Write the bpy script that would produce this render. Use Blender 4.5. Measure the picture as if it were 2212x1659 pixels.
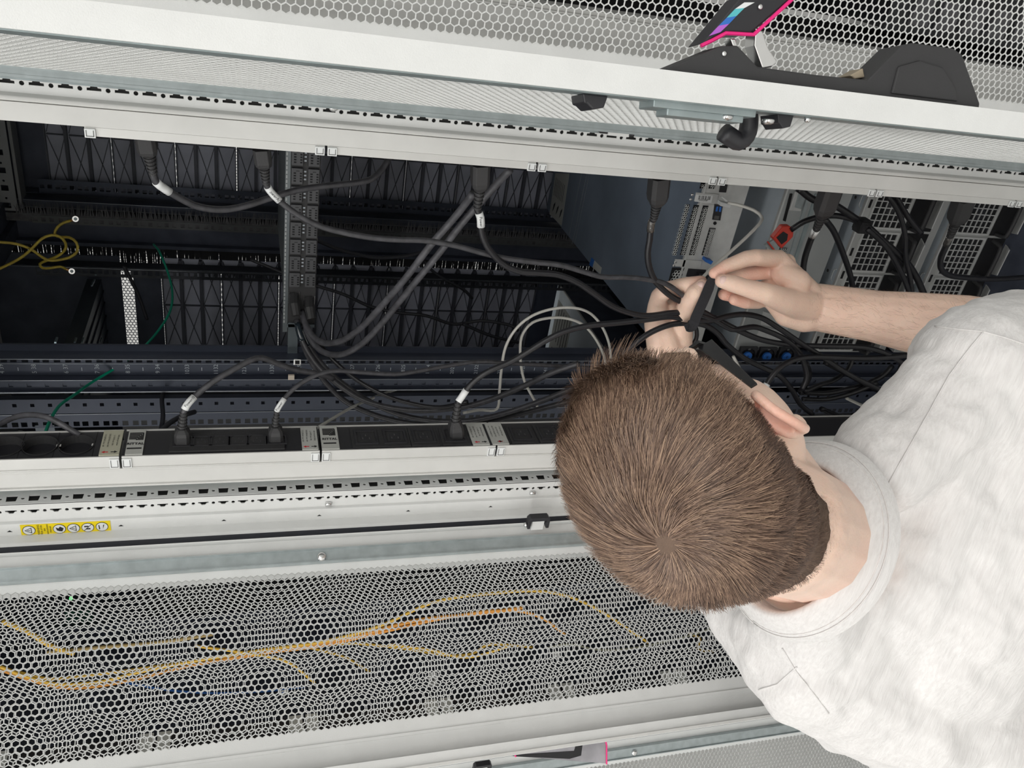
import bpy, bmesh, math, random
import numpy as np
from mathutils import Vector, Matrix
from mathutils.geometry import tessellate_polygon
random.seed(7); rng = np.random.default_rng(7)
for o in list(bpy.data.objects): bpy.data.objects.remove(o)
SC = bpy.context.scene; COL = SC.collection
# ---------------------------------------------------------------- camera
CX, CY, FPX = 1106.0, 829.5, 1802.0
PIT, YAW, ROL = math.radians(17.475), math.radians(32.243), math.radians(.32)
FW = Vector((-math.sin(YAW)*math.cos(PIT), math.cos(YAW)*math.cos(PIT), -math.sin(PIT)))
RT = Vector((math.cos(YAW), math.sin(YAW), 0)); UP = RT.cross(FW)
PA = math.cos(ROL)*(-UP)+math.sin(ROL)*(-RT)      # photo right
PB = -math.sin(ROL)*(-UP)+math.cos(ROL)*(-RT)     # photo down
CAM = Vector((0, 0, 1.45))
cd = bpy.data.cameras.new('camera'); cam = bpy.data.objects.new('camera', cd); COL.objects.link(cam)
cd.sensor_width = 36; cd.lens = FPX/2212*36; cd.clip_start = .02
M = Matrix((( PA.x, -PB.x, -FW.x, CAM.x), (PA.y, -PB.y, -FW.y, CAM.y), (PA.z, -PB.z, -FW.z, CAM.z), (0, 0, 0, 1)))
cam.matrix_world = M; SC.camera = cam
SC.view_settings.view_transform = 'Standard'; SC.view_settings.look = 'None'
SC.view_settings.exposure = -0.25; SC.view_settings.gamma = 1; SC.view_settings.use_curve_mapping = False
# ---------------------------------------------------------------- light
w = bpy.data.worlds.new('world'); SC.world = w; w.use_nodes = True
w.node_tree.nodes['Background'].inputs[0].default_value = (.8, .86, 1, 1); w.node_tree.nodes['Background'].inputs[1].default_value = .02
def area(name, loc, sx, sy, watt, col=(1, .985, .968), rot=(0, 0, 0)):
    l = bpy.data.lights.new(name, 'AREA'); l.shape = 'RECTANGLE'; l.size = sx; l.size_y = sy; l.energy = watt; l.color = col
    o = bpy.data.objects.new(name, l); COL.objects.link(o); o.location = loc; o.rotation_euler = rot; return o
area('ceiling_and_fill_lamp', (-1.3, -.15, 2.72), 1.3, .45, 12.5)
area('ceiling_and_fill_lamp', (.5, -.15, 2.72), 1.3, .45, 12.5)
area('ceiling_and_fill_lamp', (2.2, -.15, 2.72), 1.3, .45, 12.5)
area('ceiling_and_fill_lamp', (-3.1, -.15, 2.72), 1.3, .45, 12.5)
for x_ in (-3.0, -1.0, 1.0, 3.0): area('ceiling_and_fill_lamp', (x_, -2.3, 2.72), 1.3, .45, 44)  # unseen fill row, added to throw light into the rack interior
area('cold_aisle_lamp', (-.8, 3.0, 2.72), 3.2, .5, 45)
# ---------------------------------------------------------------- helpers
def ray(x, y): return FW+PA*((x-CX)/FPX)+PB*((y-CY)/FPX)
def K(x, y, D): return CAM+ray(x, y)*D
def PY(x, y, Y): q = ray(x, y); return CAM+q*(Y/q.y)
def PX(x, y, X): q = ray(x, y); return CAM+q*(X/q.x)
def PZ(x, y, Z): q = ray(x, y); return CAM+q*((Z-CAM.z)/q.z)
def PP(x, y, p0, n):
    q = ray(x, y); return CAM+q*((Vector(p0)-CAM).dot(n)/q.dot(n))
MATS = {}
def mat(name, col, rough=.5, metal=0, bump=0, bscale=200, var=0, vscale=30, emit=0, coat=0, spec=.5, sss=0, stretch=None):
    m = bpy.data.materials.new(name); m.use_nodes = True; nt = m.node_tree; b = nt.nodes['Principled BSDF']
    b.inputs['Base Color'].default_value = (*col, 1); b.inputs['Roughness'].default_value = rough; b.inputs['Metallic'].default_value = metal
    b.inputs['Specular IOR Level'].default_value = spec
    if coat: b.inputs['Coat Weight'].default_value = coat
    if sss:
        b.inputs['Subsurface Weight'].default_value = sss; b.inputs['Subsurface Radius'].default_value = (.012, .005, .003); b.inputs['Subsurface Scale'].default_value = 1
    if emit: b.inputs['Emission Color'].default_value = (*col, 1); b.inputs['Emission Strength'].default_value = emit
    tc = nt.nodes.new('ShaderNodeTexCoord'); mp = nt.nodes.new('ShaderNodeMapping'); nt.links.new(tc.outputs['Object'], mp.inputs[0])
    if stretch: mp.inputs['Scale'].default_value = stretch
    n = nt.nodes.new('ShaderNodeTexNoise'); n.inputs['Scale'].default_value = vscale; n.inputs['Detail'].default_value = 4; nt.links.new(mp.outputs[0], n.inputs[0])
    v = var if var else .03
    r = nt.nodes.new('ShaderNodeValToRGB'); nt.links.new(n.outputs[0], r.inputs[0])
    r.color_ramp.elements[0].position = .3; r.color_ramp.elements[1].position = .7
    r.color_ramp.elements[0].color = (*[c*(1-v) for c in col], 1); r.color_ramp.elements[1].color = (*[min(1, c*(1+v)) for c in col], 1)
    nt.links.new(r.outputs[0], b.inputs['Base Color'])
    if bump:
        n2 = nt.nodes.new('ShaderNodeTexNoise'); n2.inputs['Scale'].default_value = bscale; n2.inputs['Detail'].default_value = 3; nt.links.new(mp.outputs[0], n2.inputs[0])
        bp = nt.nodes.new('ShaderNodeBump'); bp.inputs['Strength'].default_value = bump; bp.inputs['Distance'].default_value = .002
        nt.links.new(n2.outputs[0], bp.inputs['Height']); nt.links.new(bp.outputs[0], b.inputs['Normal'])
    MATS[name] = m; return m
WHITE = mat('light_grey_powder_coat', (.75, .76, .75), .45, bump=.12, bscale=900)
WHITE2 = mat('rack_profile_grey', (.68, .68, .66), .42)
ALU = mat('pdu_aluminium', (.66, .66, .64), .38, .15)
GALV = mat('galvanised_steel', (.42, .47, .48), .38, .55, var=.12, vscale=60)
GALVD = mat('galvanised_steel_dull', (.36, .42, .43), .45, .7, var=.12, vscale=40)
CHROME = mat('bright_steel', (.8, .8, .8), .18, 1)
BLACK = mat('black_plastic', (.022, .022, .026), .42)
BLACKM = mat('matt_black_plastic', (.035, .035, .037), .6, bump=.1, bscale=700)
CABLE = mat('black_cable_jacket', (.016, .016, .019), .36)
CABLE2 = mat('dusty_cable_jacket', (.05, .05, .056), .38, var=.3, vscale=120)
RUBBER = mat('rubber_seal', (.02, .022, .03), .55)
DARK = mat('dark_interior_steel', (.07, .08, .11), .5, .2, var=.2, vscale=25)
DARKR = mat('dark_rail_steel', (.062, .072, .10), .35, .4)
PANEL = mat('blanking_panel_plastic', (.42, .44, .52), .5, var=.12, vscale=14)
LID = mat('dark_server_lid', (.22, .27, .34), .4, .2, var=.1, vscale=12)
LIDG = mat('grey_server_lid', (.68, .76, .82), .36, .3, var=.18, vscale=7)
SRV = mat('server_zinc', (.64, .65, .64), .42, .25, var=.08, vscale=50)
HOLE = mat('hole_dark', (.006, .006, .008), .8)
HOLEG = mat('recess_grey', (.10, .10, .098), .6)
YEL = mat('yellow_fibre_jacket', (.90, .55, .07), .4)
ORA = mat('orange_fibre_jacket', (.92, .40, .07), .4)
EARTH = mat('earth_wire_yellow', (.85, .62, .10), .4, var=.25, vscale=60)
EARTHG = mat('earth_wire_green', (.22, .36, .07), .4)
GREEN = mat('green_wire', (.0, .32, .19), .4)
WCAB = mat('white_cable_jacket', (.72, .71, .66), .35)
LABW = mat('white_label', (.78, .80, .80), .4)
LABG = mat('grey_label_plate', (.52, .53, .50), .5)
LABB = mat('beige_label_plate', (.50, .49, .38), .5)
YLAB = mat('yellow_sticker', (.88, .68, .0), .4)
INK = mat('black_ink', (.01, .01, .012), .5)
REDI = mat('red_ink', (.6, .02, .03), .5)
WINK = mat('white_ink', (.5, .55, .6), .5)
RED = mat('red_plastic', (.62, .05, .03), .4)
PINK = mat('pink_film_edge', (.85, .02, .22), .4)
BLUE = mat('blue_plastic', (.03, .16, .55), .4)
CYAN = mat('cyan_sticker', (.1, .5, .55), .4)
VIO = mat('violet_sticker', (.45, .12, .6), .4)
SILV = mat('brushed_silver_film', (.40, .39, .42), .35, .7, var=.2, vscale=25)
WALL = mat('white_wall_paint', (.80, .80, .78), .7)
FLOOR = mat('grey_floor_tile', (.45, .45, .44), .35, var=.1, vscale=3)
SKIN = mat('skin', (.93, .67, .54), .48, bump=.25, bscale=420, var=.07, vscale=22, sss=.25)
SKINR = mat('reddened_skin', (.80, .40, .30), .45, bump=.15, bscale=400, var=.06, sss=.3)
NAIL = mat('fingernail', (.82, .58, .52), .22, coat=.3)
GRN_LED = mat('green_indicator', (.05, 1, .1), .4, emit=6)
PCB = mat('green_circuit_board', (.02, .10, .07), .4)

class MB:
    def __init__(s): s.v = []; s.f = []
    def add(s, vs, fs):
        n = len(s.v); s.v += [tuple(v) for v in vs]; s.f += [tuple(i+n for i in f) for f in fs]; return s
    def box(s, x0, x1, y0, y1, z0, z1):
        return s.add([(x0,y0,z0),(x1,y0,z0),(x1,y1,z0),(x0,y1,z0),(x0,y0,z1),(x1,y0,z1),(x1,y1,z1),(x0,y1,z1)],
                     [(0,3,2,1),(4,5,6,7),(0,1,5,4),(1,2,6,5),(2,3,7,6),(3,0,4,7)])
    def obox(s, o, a, b, c):
        "box with corner o and edge vectors a,b,c"
        o, a, b, c = map(Vector, (o, a, b, c))
        return s.add([o, o+a, o+a+b, o+b, o+c, o+a+c, o+a+b+c, o+b+c], [(0,3,2,1),(4,5,6,7),(0,1,5,4),(1,2,6,5),(2,3,7,6),(3,0,4,7)])
    def extr(s, poly, e):
        "closed 3-D polygon extruded by vector e"
        poly = [Vector(p) for p in poly]; e = Vector(e); n = len(poly)
        return s.add(poly+[p+e for p in poly], [tuple(range(n))[::-1], tuple(range(n, 2*n))]+[(i, (i+1) % n, (i+1) % n+n, i+n) for i in range(n)])
    def prism(s, pts, z0, z1): return s.extr([(x, y, z0) for x, y in pts], (0, 0, z1-z0))
    def loft(s, rings, cap=True, closed=True):
        n = len(rings[0]); vs = [p for r in rings for p in r]; fs = []
        for i in range(len(rings)-1):
            for j in range(n if closed else n-1):
                k = (j+1) % n; fs.append((i*n+j, i*n+k, (i+1)*n+k, (i+1)*n+j))
        if cap: fs += [tuple(range(n))[::-1], tuple(range((len(rings)-1)*n, len(rings)*n))]
        return s.add(vs, fs)
    def cyl(s, p0, p1, r0, r1=None, n=12):
        return s.tube([p0, p1], [r0, r0 if r1 is None else r1], n)
    def tube(s, pts, r, n=10):
        pts = [Vector(p) for p in pts]; m = len(pts)
        rr = r if isinstance(r, (list, tuple)) else [r]*m
        t0 = (pts[1]-pts[0]).normalized(); u = t0.orthogonal().normalized(); rings = []
        for i, p in enumerate(pts):
            t = (pts[min(i+1, m-1)]-pts[max(i-1, 0)]).normalized()
            u = (u-t*u.dot(t)).normalized(); v = t.cross(u)
            rings.append([p+(u*math.cos(2*math.pi*k/n)+v*math.sin(2*math.pi*k/n))*rr[i] for k in range(n)])
        return s.loft(rings)
    def plate(s, outer, holes, org, ax, ay, t):
        "flat plate with holes: 2-D loops in the frame org, ax, ay; thickness vector t"
        org, ax, ay, t = map(Vector, (org, ax, ay, t)); loops = [outer]+holes
        flat = [p for l in loops for p in l]
        tri = tessellate_polygon([[Vector((x, y, 0)) for x, y in l] for l in loops])
        P3 = [org+ax*x+ay*y for x, y in flat]; n = len(flat)
        fs = [tuple(f) for f in tri]+[tuple(i+n for i in f[::-1]) for f in tri]
        k = 0
        for l in loops:
            m = len(l); fs += [(k+i, k+(i+1) % m, k+(i+1) % m+n, k+i+n) for i in range(m)]; k += m
        return s.add(P3+[p+t for p in P3], fs)
def origin_of(o):
    v = Vector((0, 0, 0))
    while o: v += o.location; o = o.parent
    return v
def newmesh(name, v, f, m, smooth=False):
    me = bpy.data.meshes.new(name); me.from_pydata(v, [], f); me.update()
    if m: me.materials.append(m)
    if smooth: me.polygons.foreach_set('use_smooth', [True]*len(me.polygons))
    return me
def obj(name, mb, m, parent=None, smooth=False, kind=None, label=None, bevel=0, cat=None, group=None, recalc=True):
    org = origin_of(parent)
    v = [(a-org.x, b-org.y, c-org.z) for a, b, c in mb.v] if parent else mb.v
    me = newmesh(name, v, mb.f, m, smooth)
    if recalc:
        bm = bmesh.new(); bm.from_mesh(me); bmesh.ops.recalc_face_normals(bm, faces=bm.faces); bm.to_mesh(me); bm.free()
    o = bpy.data.objects.new(name, me); COL.objects.link(o); o.parent = parent
    if bevel:
        b = o.modifiers.new('bevel', 'BEVEL'); b.width = bevel; b.segments = 2; b.limit_method = 'ANGLE'
    tag(o, label, cat, group, kind); return o
def tag(o, label=None, cat=None, group=None, kind=None):
    if label: o['label'] = label
    if cat: o['category'] = cat
    if group: o['group'] = group
    if kind: o['kind'] = kind
    return o
def thing(name, label, cat, loc=(0, 0, 0), group=None, kind=None):
    o = bpy.data.objects.new(name, None); o.empty_display_size = .05; COL.objects.link(o); o.location = loc
    return tag(o, label, cat, group, kind)
def share(src, loc, name=None, parent='same'):
    o = src.copy(); COL.objects.link(o); o.location = loc
    if parent != 'same': o.parent = parent
    return o
def dup(root, delta, label):
    r = root.copy(); COL.objects.link(r); r.location = root.location+Vector(delta); r['label'] = label
    for ch in list(root.children):
        c = ch.copy(); COL.objects.link(c); c.parent = r
        for g in ch.children:
            d = g.copy(); COL.objects.link(d); d.parent = c
    return r
def spline(pts, step=.006):
    P = [Vector(p) for p in pts]; P = [P[0]*2-P[1]]+P+[P[-1]*2-P[-2]]; out = []
    for i in range(1, len(P)-2):
        a, b, c, d = P[i-1:i+3]; n = max(2, int((c-b).length/step))
        for k in range(n):
            t = k/n; out.append(.5*((2*b)+(c-a)*t+(2*a-5*b+4*c-d)*t*t+(3*b-a-3*c+d)*t**3))
    out.append(P[-2]); return out
def fontmesh(txt, size, org, ax, ay, m, parent, name='lettering', align='CENTER', lift=.0004, bold=0, label=None):
    cu = bpy.data.curves.new('t', 'FONT'); cu.body = txt; cu.size = size; cu.align_x = align; cu.align_y = 'CENTER'; cu.resolution_u = 2; cu.offset = bold
    t = bpy.data.objects.new('t', cu); COL.objects.link(t); bpy.context.view_layer.update()
    dg = bpy.context.evaluated_depsgraph_get(); me = t.evaluated_get(dg).to_mesh()
    ax = Vector(ax).normalized(); ay = Vector(ay).normalized(); nz = ax.cross(ay); o3 = Vector(org)+nz*lift
    mb = MB(); mb.add([o3+ax*v.co.x+ay*v.co.y for v in me.vertices], [tuple(p.vertices) for p in me.polygons])
    t.to_mesh_clear if False else None
    bpy.data.objects.remove(t); bpy.data.curves.remove(cu)
    if not mb.f: return None
    return obj(name, mb, m, parent, recalc=False, label=label)
def hexsheet(mb_name, O, a, b, na, nb, p, strut, thick, m, parent, label=None, kind=None):
    "perforated sheet: hexagonal holes, a = direction of the pitch, b = direction across the rows; O = centre of first hole"
    O = np.array(O); a = np.array(a, float); b = np.array(b, float); n = np.cross(a, b)
    i, j = np.meshgrid(np.arange(na), np.arange(nb), indexing='ij'); i = i.ravel(); j = j.ravel()
    cen = O+np.outer((i+.5*(j % 2))*p, a)+np.outer(j*p*.866, b)
    ang = np.radians(np.arange(6)*60+30); R = p/math.sqrt(3); r = R*(1-strut/p)
    ca, sb = np.cos(ang), np.sin(ang)
    out = np.outer(ca*R, a)+np.outer(sb*R, b); inn = np.outer(ca*r, a)+np.outer(sb*r, b)
    V = np.concatenate([cen[:, None]+out[None], cen[:, None]+inn[None], cen[:, None]+inn[None]+n*thick], 1).reshape(-1, 3)
    k = np.arange(6); k2 = (k+1) % 6
    q = np.concatenate([np.stack([k, k2, k2+6, k+6], 1), np.stack([k+6, k2+6, k2+12, k+12], 1)])
    Q = (q[None]+(np.arange(len(cen))*18)[:, None, None]).reshape(-1, 4)
    org = np.array(origin_of(parent)); V = V-org
    me = bpy.data.meshes.new(mb_name); me.vertices.add(len(V)); me.vertices.foreach_set('co', V.ravel())
    me.loops.add(Q.size); me.loops.foreach_set('vertex_index', Q.ravel()); me.polygons.add(len(Q))
    me.polygons.foreach_set('loop_start', np.arange(0, Q.size, 4)); me.polygons.foreach_set('loop_total', np.full(len(Q), 4))
    me.update(calc_edges=True); me.validate(); me.materials.append(m)
    o = bpy.data.objects.new(mb_name, me); COL.objects.link(o); o.parent = parent; tag(o, label, None, None, kind); return o
def teeth(mb, O, a, b, na, p, thick, start=True, nb=0):
    "triangles that close the scalloped border beside the first or last row of holes"
    O, a, b = Vector(O), Vector(a), Vector(b); R = p/math.sqrt(3); off = 0 if start else (nb-1)*p*.866
    sh = 0 if start else .5*((nb-1) % 2); sg = -1 if start else 1; n = a.cross(b)*thick
    for i in range(-1, na+1):
        c = O+a*((i+sh)*p)+b*off
        mb.extr([c+b*(sg*R), c+a*p+b*(sg*R), c+a*p/2+b*(sg*R*.5)], n)
# ---------------------------------------------------------------- room
def struct(name, mb, m): return obj(name, mb, m, kind='structure')
struct('floor', MB().box(-5, 5, -3.4, 4.2, -.15, -.05), FLOOR)
struct('ceiling', MB().box(-5, 5, -3.4, 4.2, 2.85, 2.95), WALL)
struct('wall_back', MB().box(-5, 5, -3.5, -3.4, -.15, 2.95), WALL)
struct('wall_front', MB().box(-5, 5, 4.2, 4.3, -.15, 2.95), WALL)
struct('wall_left', MB().box(-5.1, -5, -3.5, 4.3, -.15, 2.95), WALL)
struct('wall_right', MB().box(5, 5.1, -3.5, 4.3, -.15, 2.95), WALL)
ZT = 2.0
# ---------------------------------------------------------------- strips of system holes
def rnd(cx, cy, r, n=8): return [(cx+r*math.cos(2*math.pi*k/n), cy+r*math.sin(2*math.pi*k/n)) for k in range(n)]
def hole_strip(name, x0, y0, ay, wid, z0, n, kind, par, m=None, thick=.0015, off=0):
    "vertical strip, cells of 25 mm; ay = direction across; plate starts at (x0,y0); z0 = height of the first slot"
    mb = MB(); ay = Vector(ay); cz = z0; inw = Vector((0, 0, -1)).cross(ay)
    for i in range(-8, n):
        z = z0-i*.025; c = wid/2+off
        if kind == 'slot': sl = [(-.0065, c-.0012), (.0065, c-.0012), (.0065, c+.0014), (.0035, c+.0016), (.0028, c+.0036), (-.0028, c+.0036), (-.0035, c+.0016), (-.0065, c+.0014)]
        elif kind == 'tear': sl = [(-.0065, c+.0022), (.0065, c+.0022), (.0065, c+.0002), (.004, c-.0004), (.002, c-.003), (-.002, c-.003), (-.004, c-.0004), (-.0065, c+.0002)]
        else: sl = [(-.0055, c-.0055), (.0055, c-.0055), (.0065, c+.0055), (-.0065, c+.0055)]
        rd = rnd(.0125, c, .0023, 8)
        mb.plate([(-.0095, 0), (.0155, 0), (.0155, wid), (-.0095, wid)], [sl, rd], (x0, y0, z), (0, 0, -1), ay, (0, 0, 0) if False else thickvec(ay, thick))
    return obj(name, mb, m or WHITE, par)
def thickvec(ay, t):
    v = Vector(ay).cross(Vector((0, 0, -1))); v = v*t
    return v if (v.y > 0 or (abs(v.y) < 1e-6 and v.x < 0)) else -v
# ---------------------------------------------------------------- the open rack
rack = thing('server_rack', 'open light grey server rack whose doors stand wide and whose cables the man ties', 'server rack', (-.498, .9, -.05))
bx = MB().box(-.798, -.776, .908, .97, -.04, ZT); bx.box(-.776, -.750, .960, .97, -.04, ZT)
bx.box(-.7995, -.794, .892, .91, -.04, ZT)
obj('rear_post', bx, WHITE, rack, bevel=.001)
hole_strip('hole_strip', -.7765, .9137, (1, 0, 0), .0275, 1.734, 74, 'tear', rack, off=.002)
hole_strip('hole_strip', -.7485, .9137, (0, 1, 0), .026, 1.734, 74, 'rect', rack, off=-.002)
obj('post_recess_shade', MB().box(-.7755, -.766, .930, .950, -.04, ZT), HOLEG, rack)  # dark filler: the shade inside the post is put into its colour
obj('galvanised_channel', MB().box(-.7485, -.722, .945, .955, -.04, ZT).box(-.7485, -.744, .9395, .945, -.04, ZT), GALVD, rack)
# profile carrying the left power strips
obj('mounting_profile', MB().box(-.7245, -.6965, .9125, .972, -.04, ZT).box(-.7245, -.722, .9095, .9125, -.04, ZT).box(-.700, -.6965, .911, .9125, -.04, ZT), WHITE2, rack, bevel=.0006)
# right side
bx = MB().box(-.2395, -.198, .925, .97, -.04, ZT); bx.box(-.2205, -.198, .905, .926, -.04, ZT)
obj('rear_post', bx, WHITE, rack, bevel=.001)
hole_strip('hole_strip', -.2435, .9137, (1, 0, 0), .022, 1.668, 70, 'slot', rack, off=-.0018)
obj('post_recess_shade', MB().box(-.242, -.2215, .922, .9245, -.04, ZT), HOLEG, rack)  # same dark filler, shade behind the slots given as colour
obj('rounded_ridge', MB().prism([(-.2435, .9135), (-.2455, .9075), (-.2495, .9065), (-.2515, .9125), (-.2515, .93), (-.2435, .93)], -.04, ZT), WHITE2, rack, smooth=False, bevel=.0012)
obj('mounting_profile', MB().box(-.2700, -.2515, .9095, .958, -.04, ZT), WHITE2, rack)
obj('rubber_seal', MB().prism([(-.8145, .893), (-.8145, .91), (-.8, .911), (-.8, .893), (-.806, .890)], -.04, ZT), RUBBER, rack)
# yellow warning sticker
def face_label(poly, m, par, nrm, t=.0004, name='label', label=None):
    return obj(name, MB().extr(poly, Vector(nrm)*t), m, par, label=label)
sy = .9078
sx0, sx1 = -.7955, -.7775
zs0 = PY(42, 1130, sy).z; zs1 = PY(237, 1118, sy).z
obj('warning_sticker', MB().box(sx0, sx1, sy-.0004, sy, zs1, zs0), YLAB, rack, label='yellow warning sticker with five round symbols')
st_ = [o for o in rack.children if o.name.startswith('warning_sticker')][0]
for px in (59, 126, 157, 188, 219):
    z = PY(px, 1125, sy).z; c = Vector(((sx0+sx1)/2, sy-.0006, z))
    dmb = MB().extr([c+Vector((.0074*math.cos(a*.349), 0, .0074*math.sin(a*.349))) for a in range(18)], (0, -.0002, 0))
    dmb2 = MB().extr([c+Vector((.0067*math.cos(a*.349), -.0002, .0067*math.sin(a*.349))) for a in range(18)], (0, -.0002, 0))
    obj('symbol_ring', dmb, INK, st_); obj('symbol_disc', dmb2, LABW, st_)
    c = c+Vector((0, -.0005, 0)); g = MB()
    if px in (59, 157):
        T = [(0, .005), (-.0047, -.0032), (.0047, -.0032)]; Ti = [(0, .0036), (-.0034, -.0024), (.0034, -.0024)]
        g.plate([(x, y) for x, y in T], [Ti], c, (1, 0, 0), (0, 0, 1), (0, -.0001, 0)); g.box(c.x-.0004, c.x+.0004, c.y-.0001, c.y, c.z-.0016, c.z+.0018)
    elif px == 126: g.extr([c+Vector((-.004, 0, -.003)), c+Vector((.001, 0, -.005)), c+Vector((.004, 0, -.001)), c+Vector((.001, 0, .001)), c+Vector((.003, 0, .004)), c+Vector((-.002, 0, .003)), c+Vector((-.0035, 0, 0))], (0, -.0001, 0))
    elif px == 188:
        g.obox(c+Vector((-.0055, 0, .0045)), (.0105, 0, -.0095), (.0005, 0, .0005), (0, -.0001, 0)); g.box(c.x-.003, c.x-.001, c.y-.0001, c.y, c.z-.003, c.z+.002); g.box(c.x+.001, c.x+.003, c.y-.0001, c.y, c.z-.001, c.z+.004)
    else: g.extr([c+Vector((-.004, 0, .0035)), c+Vector((.003, 0, .004)), c+Vector((.0035, 0, .003)), c+Vector((-.003, 0, .0022))], (0, -.0001, 0)); g.extr([c+Vector((-.003, 0, -.001)), c+Vector((.003, 0, -.0015)), c+Vector((.004, 0, -.003)), c+Vector((0, 0, -.002))], (0, -.0001, 0))
    obj('symbol', g, INK, st_, recalc=False)
for k, t in enumerate(('WARNING', 'Risk of tilt', 'see', 'instructions', 'manual')):
    z = PY(80+k*6.5, 1125, sy).z
    fontmesh(t, .0036, ((sx0+sx1)/2, sy-.0005, z), (1, 0, 0), (0, 0, 1), INK, st_)
# small punched triangles along the post edge
tm = MB()
for px in (17, 259, 483, 691, 885, 1065):
    p = PY(px, 1131-(px*.06), .9075); p.x = -.787
    tm.extr([(p.x-.001, .9079, p.z-.003), (p.x-.001, .9079, p.z+.003), (p.x+.0014, .9079, p.z)], (0, -.0003, 0))
obj('punch_mark', tm, HOLE, rack, kind='stuff')
# screws in the hole strips
def screw(c, n, r, m, par, name='screw', h=.004):
    c = Vector(c); n = Vector(n).normalized()
    s = MB().tube([c, c+n*h*.4, c+n*h*.75, c+n*h], [r, r, r*.85, r*.45], 14)
    o = obj(name, s, m, par, smooth=True); return o
for x, y in ((720, 229), (1868, 333)): screw(PY(x, y, .9135), (0, -1, 0), .0056, CHROME, rack)
for x, y in ((709, 1088), (1150, 1064)):
    c = PY(x, y, .912); obj('hinge_pin', MB().tube([c+Vector((0, -.001, -.004)), c+Vector((0, -.001, .004))], .003, 10), CHROME, rack, smooth=True)
# inner frame and 19 inch rails
def hole_rail(name, x0, x1, y, par, m=DARKR, z0=.0, z1=1.93, first=1.758, step=.04445, hw=.0045, sub=True, depth=.001, xh=None, flange=.02, fside=-1):
    mb = MB(); w_ = x1-x0; c = (xh if xh is not None else (x0+x1)/2)-x0
    n = int((z1-z0)/step)
    for i in range(n):
        z = first+4*step-i*step
        if z > z1 or z-step < z0: continue
        hs = [[(k-hw, c-hw), (k+hw, c-hw), (k+hw, c+hw), (k-hw, c+hw)] for k in ((.0065, .0222, .038) if sub else (.022,))]
        mb.plate([(0, 0), (step, 0), (step, w_), (0, w_)], hs, (x0, y, z), (0, 0, -1), (1, 0, 0), (0, depth, 0))
    if flange:
        xe = x0 if fside < 0 else x1
        mb.box(xe-.0008, xe+.0008, y, y+flange, z0, z1)
    return obj(name, mb, m, par)
SIDE = MB()
hole_rail('rear_mounting_rail', -.768, -.7325, 1.25, rack, xh=-.7395, flange=.05, fside=-1)
rail = [o for o in rack.children if o.name.startswith('rear_mounting_rail')][0]
for i in range(-3, 20):
    z = 1.769-i*.04445
    if 5+i > 0:
        fontmesh(str(5+i), .0095, (-.7615, 1.2498, z), (1, 0, 0), (0, 0, 1), WINK, rail); fontmesh(str(38-i), .0095, (-.7515, 1.2498, z), (1, 0, 0), (0, 0, 1), WINK, rail)
    obj('unit_tick', MB().box(-.7590, -.7530, 1.2494, 1.2498, z-.0228, z-.0218), WINK, rail)
hole_rail('rear_mounting_rail', -.2635, -.228, 1.25, rack, xh=-.2565, flange=.05, fside=1)
# inner chassis rails running beside the rear rail: bright edged profiles
obj('inner_upright', MB().box(-.7905, -.769, 1.244, 1.30, .0, 1.95).box(-.7915, -.7900, 1.236, 1.244, .0, 1.95).box(-.7705, -.7690, 1.238, 1.244, .0, 1.95), DARKR, rack)
obj('inner_upright', MB().box(-.7325, -.7300, 1.238, 1.262, .0, 1.95).box(-.7322, -.7190, 1.262, 1.266, .0, 1.95), DARKR, rack)
hole_rail('inner_hole_strip', -.7905, -.7715, 1.2425, rack, m=DARKR, step=.025, hw=.003, sub=False, first=1.75, flange=0)
edge = mat('pale_steel_edge', (.30, .32, .35), .3, .7)  # paler steel for thin strips along the profile edges
obj('bright_edge', MB().box(-.7318, -.7306, 1.2372, 1.238, .0, 1.95).box(-.7464, -.7456, 1.2490, 1.2498, .0, 1.95).box(-.7700, -.7690, 1.2374, 1.238, .0, 1.95).box(-.7915, -.7895, 1.2352, 1.236, .0, 1.95), edge, rack)
# front rails, posts
hole_rail('front_mounting_rail', -.745, -.7125, 1.985, rack, flange=.03, hw=.0045)
hole_rail('front_mounting_rail', -.2835, -.251, 1.985, rack, flange=.03, hw=.0045, fside=1)
obj('front_post', MB().box(-.800, -.752, 1.965, 2.07, -.04, ZT).box(-.757, -.750, 1.955, 1.965, -.04, ZT), DARK, rack)
obj('front_post', MB().box(-.246, -.198, 1.965, 2.07, -.04, ZT), DARK, rack)
obj('bright_edge', MB().box(-.7505, -.7492, 1.9540, 1.955, .0, 1.95).box(-.7700, -.7688, 1.9630, 1.964, .0, 1.95), edge, rack)
obj('cable_channel', MB().box(-.79, -.772, 1.93, 1.965, .0, 1.95), mat('dusty_channel', (.10, .10, .105), .6, var=.4, vscale=60), rack)
hole_rail('front_hole_strip', -.7925, -.7745, 1.928, rack, m=mat('dull_zinc_strip', (.13, .135, .14), .5, .4), step=.05, hw=.0042, sub=True, first=1.75, flange=0)
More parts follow.
